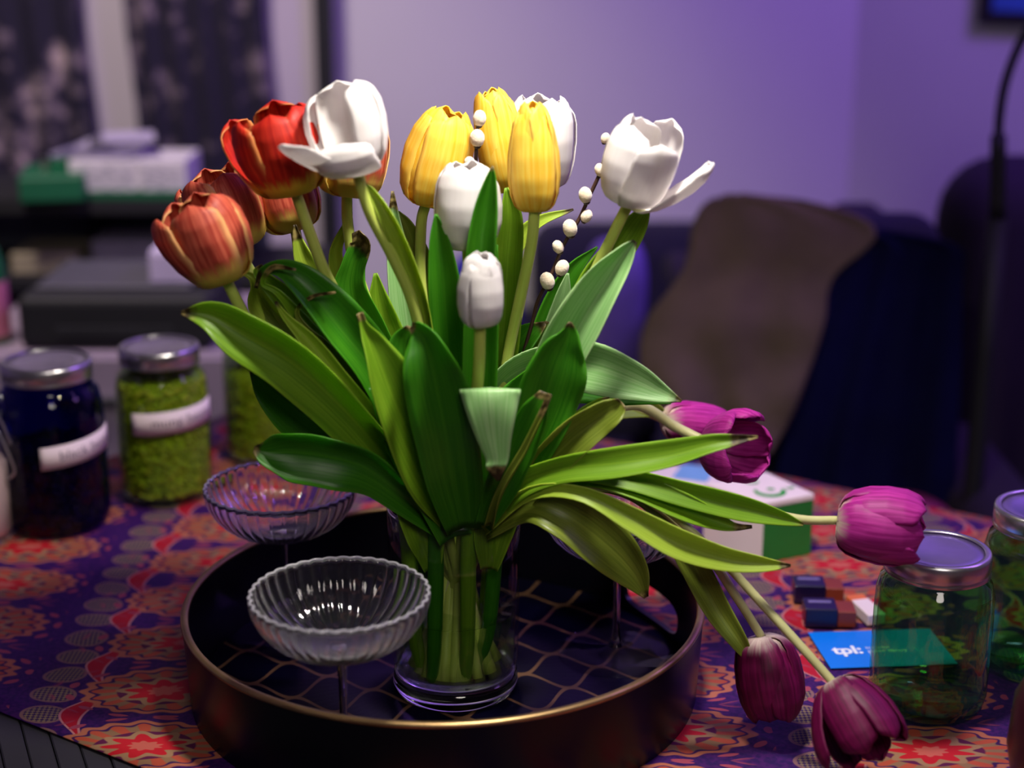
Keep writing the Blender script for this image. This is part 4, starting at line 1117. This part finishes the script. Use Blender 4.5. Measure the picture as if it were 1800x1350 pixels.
# white drawer unit with black box on top
DY = 2.06
c_, s_ = rect_px(-60, 622, 424, 1000, DY, .34)
ztop = at_y(200, 622, DY).z
du = thing('drawer_unit', (c_.x, c_.y, 0), 'white drawer unit behind the jars, black printer on top', 'cabinet')
lilw = plain('drawer_white', srgb(140, 124, 146), .6, var=.05)
bx('carcass', (c_.x, DY+.18, ztop/2), (s_[0], .34, ztop-.002), lilw, du, 0, .003)
for i in range(4):
    hz = ztop/4
    dd = bx('drawer', (c_.x, DY+.004, hz*(i+.5)), (s_[0]-.02, .016, hz-.012), lilw, du, 0, .002)
    bx('handle', (c_.x, DY-.010, hz*(i+.5)+.03), (.1, .014, .01), plain('pull_grey', (.2, .2, .22), .4, .8), dd)
c_, s_ = rect_px(30, 522, 372, 620, DY+.02, .2)
pr = thing('black_printer', (c_.x, c_.y, ztop), 'black printer with dull grey top on the white drawer unit', 'printer')
pz = at_y(200, 522, DY+.02).z
bx('printer_body', (c_.x, DY+.14, (ztop+pz)/2), (s_[0], .24, pz-ztop-.001), fm, pr, 0, .012)
bx('top_panel', (c_.x-.01, DY+.15, pz+.0015), (s_[0]-.05, .17, .004), plain('printer_top', srgb(70, 68, 80), .5), pr, 0, .002)
bx('paper_slot', (c_.x, DY+.019, (ztop+pz)/2-.01), (s_[0]*.6, .006, .012), plain('slot', (.02, .02, .025), .5), pr)
c_, s_ = rect_px(262, 444, 372, 512, DY+.08, .10)
wb = thing('white_carton', (c_.x, DY+.13, pz+.004), 'small white carton at the right end of the black printer', 'box')
zc = at_y(315, 446, DY+.08).z
bx('carton_body', (c_.x, DY+.13, (pz+.0045+zc)/2), (s_[0], .10, zc-pz-.0045), plain('carton_white', srgb(190, 176, 214), .5), wb, 0, .003)
bx('carton_flap', (c_.x, DY+.13, zc+.001), (s_[0]*.98, .098, .002), plain('flap', srgb(200, 188, 220), .5), wb)
# bottle at left edge
b = Vector((at_y(-14, 640, 1.95).x, 1.95, ztop)); 
g = thing('bottle', Vector((b.x, DY+.06, ztop)), 'green bottle with pink label at the very left edge', 'bottle')
b = Vector((at_y(-10, 600, DY+.06).x, DY+.06, ztop+.001))
g.location = b
vs, fs = lathe([(.0001, 0), (.022, 0), (.024, .004), (.024, .11), (.014, .135), (.010, .15), (.010, .17), (.0001, .17)], b, 32); mesh('bottle_body', vs, fs, plain('bottle_green', srgb(10, 90, 50), .25), g)
vs, fs = lathe([(.0245, .01), (.0247, .012), (.0247, .085), (.0245, .087)], b, 32); mesh('pink_label', vs, fs, plain('pink_label', srgb(196, 110, 140), .6), g)
vs, fs = lathe([(.0001, .185), (.0108, .185), (.0112, .17), (.0112, .155), (.0001, .155)], b, 24); mesh('cap', vs, fs, plain('cap_blue', srgb(20, 90, 190), .4), g)

# ================================================================== BACKGROUND RIGHT
nvy = plain('navy_upholstery', srgb(16, 8, 44), .9, var=.2, scale=12)
prp = plain('dark_plum', srgb(30, 14, 42), .9, var=.2, scale=12)
def cushion(name, c, s, mat, parent, rz=0, b=.06):
    vs, fs = box(c, s, rz); o = mesh(name, vs, fs, mat, parent, smooth=True); bevel(o, b, 5); return o
# sofa along the back wall
def zof(py, Y): return at_y(900, py, Y).z
SYc = 3.05
sofa = thing('sofa', (at_y(1000, 600, SYc).x, SYc+.1, 0), 'dark navy sofa against the back wall, behind the bouquet', 'sofa')
x0 = at_y(935, 500, SYc).x; x1 = at_y(1560, 500, SYc).x; xm = (x0+x1)/2; zt = zof(420, SYc)
cushion('backrest', (xm, SYc+.12, (zt+.25)/2), (x1-x0, .22, zt-.25), nvy, sofa, 0, .05)
cushion('seat', (xm, SYc-.18, .32), (x1-x0, .40, .24), nvy, sofa, 0, .06)
cushion('arm', (x0-.07, SYc-.1, .30), (.16, .5, .50), nvy, sofa, 0, .06); cushion('arm', (x1+.07, SYc-.1, .36), (.16, .5, .56), nvy, sofa, 0, .06)
cushion('base', (xm, SYc-.1, .13), (x1-x0, .5, .16), prp, sofa, 0, .02)
def pillow(name, c, s, mat, lb, rx=.2, rz=0):
    vs, fs = blob((0, 0, 0), 1, 28, 16)
    out = []
    for v in vs:
        f = lambda q: (abs(q)**.55)*(1 if q > 0 else -1)
        out.append(Vector((f(v.x)*s[0]/2, v.y*s[1]/2, f(v.z)*s[2]/2)))
    Rm = Matrix.Rotation(rz, 3, 'Z') @ Matrix.Rotation(rx, 3, 'X')
    o = mesh(name, [Vector(c)+Rm @ v for v in out], fs, mat, None, loc=c); tag(o, lb, 'cushion'); return o
p = at_y(856, 485, SYc-.1); pillow('cushion', (p.x, SYc-.22, .635), (.13, .12, .16), plain('royal_blue', srgb(24, 20, 150), .8), 'bright blue cushion on the sofa, glimpsed behind the central stems')
p = at_y(1078, 560, 2.4); pillow('cushion', (p.x, 2.42, p.z), (.10, .10, .26), plain('lilac_fabric', srgb(108, 84, 176), .8), 'lilac cushion left of the brown blanket', .2, .2)
st = thing('stool', (p.x, 2.42, 0), 'small dark stool that carries the lilac cushion', 'stool')
zz = p.z-.13
cushion('seat', (p.x, 2.42, zz-.02), (.14, .2, .04), nvy, st, 0, .01)
for sx in (-1, 1):
    for sy in (-1, 1): bx('leg', (p.x+sx*.05, 2.42+sy*.07, (zz-.04)/2), (.025, .025, zz-.04), prp, st)
# dining chair with brown blanket over its back
CY = 2.05
def zy(py, px, Y): return at_y(px, py, Y).z
xa = at_y(1225, 500, CY+.08).x; xb = at_y(1660, 500, CY+.08).x; zt = zy(388, 1380, CY+.08)
ch = thing('armchair', ((xa+xb)/2, CY+.1, 0), 'dark navy high-backed armchair under the brown blanket', 'chair')
cushion('backrest', ((xa+xb)/2, CY+.13, (zt+.2)/2), (xb-xa, .10, zt-.2), nvy, ch, 0, .04)
cushion('seat', ((xa+xb)/2, CY+.33, .36), (xb-xa, .32, .16), nvy, ch, 0, .04)
for sx in (xa+.03, xb-.03):
    for sy in (CY+.14, CY+.46): bx('leg', (sx, sy, .14), (.04, .04, .28), dark_m, ch)
arm_c = at_y(1545, 398, CY+.3)
cushion('arm', (arm_c.x, CY+.34, arm_c.z-.02), (.08, .3, .05), prp, ch, 0, .02)
cushion('arm', (xa+.02, CY+.34, arm_c.z-.1), (.06, .3, .05), prp, ch, 0, .02)
kn = at_y(1592, 408, CY+.2); vs, fs = blob(kn, .017, 16, 10); mesh('arm_knob', vs, fs, plain('knob_wood', srgb(190, 120, 120), .5), ch)['label'] = 'pale wooden arm end'
M = Mat('brown_blanket'); n = M.noise(scale=18, detail=4)
M.base(M.mix(n, srgb(76, 62, 52), srgb(104, 86, 72)), .95).bump(M.noise(scale=90), .4, .003); blk_m = M.m
rows = [(348, 1262, 1330), (360, 1238, 1440), (385, 1222, 1520), (412, 1214, 1540), (440, 1210, 1520), (475, 1200, 1476), (510, 1176, 1456), (560, 1138, 1450), (620, 1125, 1432), (680, 1134, 1410), (730, 1160, 1390), (770, 1230, 1368), (800, 1290, 1350)]
vs, fs = [], []; nc = 30
ext = crom([Vector((a, b, c)) for a, b, c in rows], 48)
for k in range(6):     # falls over behind the back
    y_, a, b = ext[0]; 
    for i in range(nc+1):
        f = i/nc; q = at_y(a-20+(b+90-a)*f, y_+4*k*k*.6, CY+.06+.035*(6-k)); q.z -= .02*(5-k)**1.5*.4; vs.append(q)
for e in ext:
    y_, a, b = e
    for i in range(nc+1):
        f = i/nc; s = (y_-348)/450
        fold = .006*sin(f*9+s*4)+.004*sin(f*17-s*7)+.014*noise.noise(Vector((f*3, s*5, 1)))
        xx = a+(b-a)*f
        q = at_y(xx, y_+14*sin(f*pi)*(1-s)*-.3, CY+.055-.05*s*s+fold*(.3+.7*s)-.02); vs.append(q)
R_ = 6+len(ext)
for j in range(R_-1):
    for i in range(nc): a = j*(nc+1)+i; fs.append((a, a+1, a+nc+2, a+nc+1))
bl = mesh('blanket', vs, fs, blk_m, loc=at_y(1330, 400, CY)); solid(bl, .008, 0)
tag(bl, 'olive brown blanket draped over the chair back, right of the bouquet', 'blanket')
# dark blue garment hanging right of it
M = Mat('blue_cloth'); M.base(M.mix(M.noise(scale=10), srgb(4, 4, 30), srgb(12, 12, 62)), .9, spec=.1); bc = M.m
rows = [(398, 1500, 1560), (412, 1480, 1640), (430, 1478, 1690), (480, 1465, 1690), (560, 1440, 1690), (660, 1405, 1688), (760, 1380, 1684), (860, 1360, 1680), (980, 1350, 1680)]
ext = crom([Vector(r) for r in rows], 40); vs, fs = [], []; nc = 48
for e in ext:
    y_, a, b = e
    for i in range(nc+1):
        f = i/nc; s = (y_-398)/580
        fold = .007*sin(f*26+s*2)+.008*sin(f*11)
        vs.append(at_y(a+(b-a)*f, y_+24*f*(1-s)*.4, CY+.04+fold*(.3+.7*s)-.02*s))
for j in range(len(ext)-1):
    for i in range(nc): a = j*(nc+1)+i; fs.append((a, a+1, a+nc+2, a+nc+1))
o = mesh('coat', vs, fs, bc, loc=at_y(1580, 450, CY)); solid(o, .006)
tag(o, 'dark blue coat hanging in folds over the chair, right of the blanket', 'coat')
# far right armchair, plum
AY = 2.25
xa = at_y(1672, 600, AY).x; zt = zy(296, 1760, AY)
ar = thing('armchair', (xa+.4, AY+.2, 0), 'plum armchair with rounded top at the right edge, behind the lamp pole', 'chair')
cushion('backrest', (xa+.36, AY+.12, (zt+.25)/2), (.72, .2, zt-.25), prp, ar, 0, .095)
cushion('seat', (xa+.36, AY-.16, .36), (.66, .5, .2), prp, ar, 0, .05)
cushion('arm', (xa+.02, AY-.14, .42), (.12, .56, .3), prp, ar, 0, .05); cushion('arm', (xa+.7, AY-.14, .42), (.12, .56, .3), prp, ar, 0, .05)
for sx in (xa+.05, xa+.67):
    for sy in (AY-.35, AY+.15): bx('leg', (sx, sy, .13), (.05, .05, .26), dark_m, ar)
p = at_y(1660, 825, 1.85); pillow('cushion', (p.x, 2.02, .50), (.13, .16, .09), plain('raspberry', srgb(140, 30, 90), .8), 'raspberry cushion low behind the table edge at the right', 0, .3)
# gooseneck floor lamp
LY_ = 2.02
pts = [at_y(1812, 48, LY_), at_y(1786, 92, LY_), at_y(1766, 150, LY_), at_y(1757, 205, LY_), at_y(1755, 240, LY_)]
base = Vector((at_y(1752, 400, LY_).x, LY_, 0))
lp = thing('floor_lamp', base, 'black gooseneck floor lamp at the right edge', 'lamp')
vs, fs, _ = tube([at_y(1905, 20, LY_), at_y(1862, 8, LY_)]+pts, [.006]*7, 10); mesh('gooseneck', vs, fs, fm, lp)
vs, fs, _ = tube([pts[-1]+Vector((0, 0, .002)), Vector((base.x, LY_, at_y(1752, 385, LY_).z))], [.010, .011], 14, 6); mesh('sleeve', vs, fs, fm, lp)
vs, fs, _ = tube([Vector((base.x, LY_, at_y(1752, 385, LY_).z)), Vector((base.x, LY_, .02))], [.0135, .0135], 14, 6); mesh('pole', vs, fs, fm, lp)
vs, fs = lathe([(.0001, .0), (.13, 0), (.13, .015), (.1, .022), (.0001, .024)], base, 40); mesh('lamp_base', vs, fs, fm, lp)
hp = at_y(1905, 20, LY_); vs, fs = lathe([(.012, .0), (.03, -.02), (.055, -.09), (.052, -.09), (.026, -.02), (.0001, -.004)], hp, 32); mesh('lamp_shade', vs, fs, fm, lp)
# framed picture on the right wall
c_ = at_y(1790, 0, WY-.55); 
pic = thing('picture_frame', (c_.x+.14, WY-.5, c_.z), 'blue picture in a dark frame, cut off at the top right corner', 'picture')
pl = Vector((1.5, -.9, 0)).normalized(); rz = atan2(pl.y, pl.x); nrm = Vector((-pl.y, pl.x, 0))
# place on the right wall plane: find point where the ray meets it
def wall_hit(px, py):
    r = ray(px, py); n = Vector((.9, 1.5, 0)).normalized(); p0 = Vector((cx, WY, 0)); t = (p0-CAM).dot(n)/r.dot(n); return CAM+r*t
a = wall_hit(1724, 40); z0 = a.z
W_, H_ = .5, .4
cc_ = a+pl*(W_/2)+Vector((0, 0, H_/2)); n = Vector((.9, 1.5, 0)).normalized(); cc_ -= n*.014
pic.location = cc_
bx('picture', cc_, (W_-.04, .008, H_-.04), plain('picture_blue', srgb(60, 110, 200), .5, var=.2, scale=6), pic, rz)
for nm, o_, s_ in (('frame_side', pl*(-W_/2+.012), (.024, .024, H_)), ('frame_side', pl*(W_/2-.012), (.024, .024, H_)), ('frame_rail', Vector((0, 0, -H_/2+.012)), (W_-.048, .024, .024)), ('frame_rail', Vector((0, 0, H_/2-.012)), (W_-.048, .024, .024))):
    bx(nm, cc_+o_, s_, fm, pic, rz)
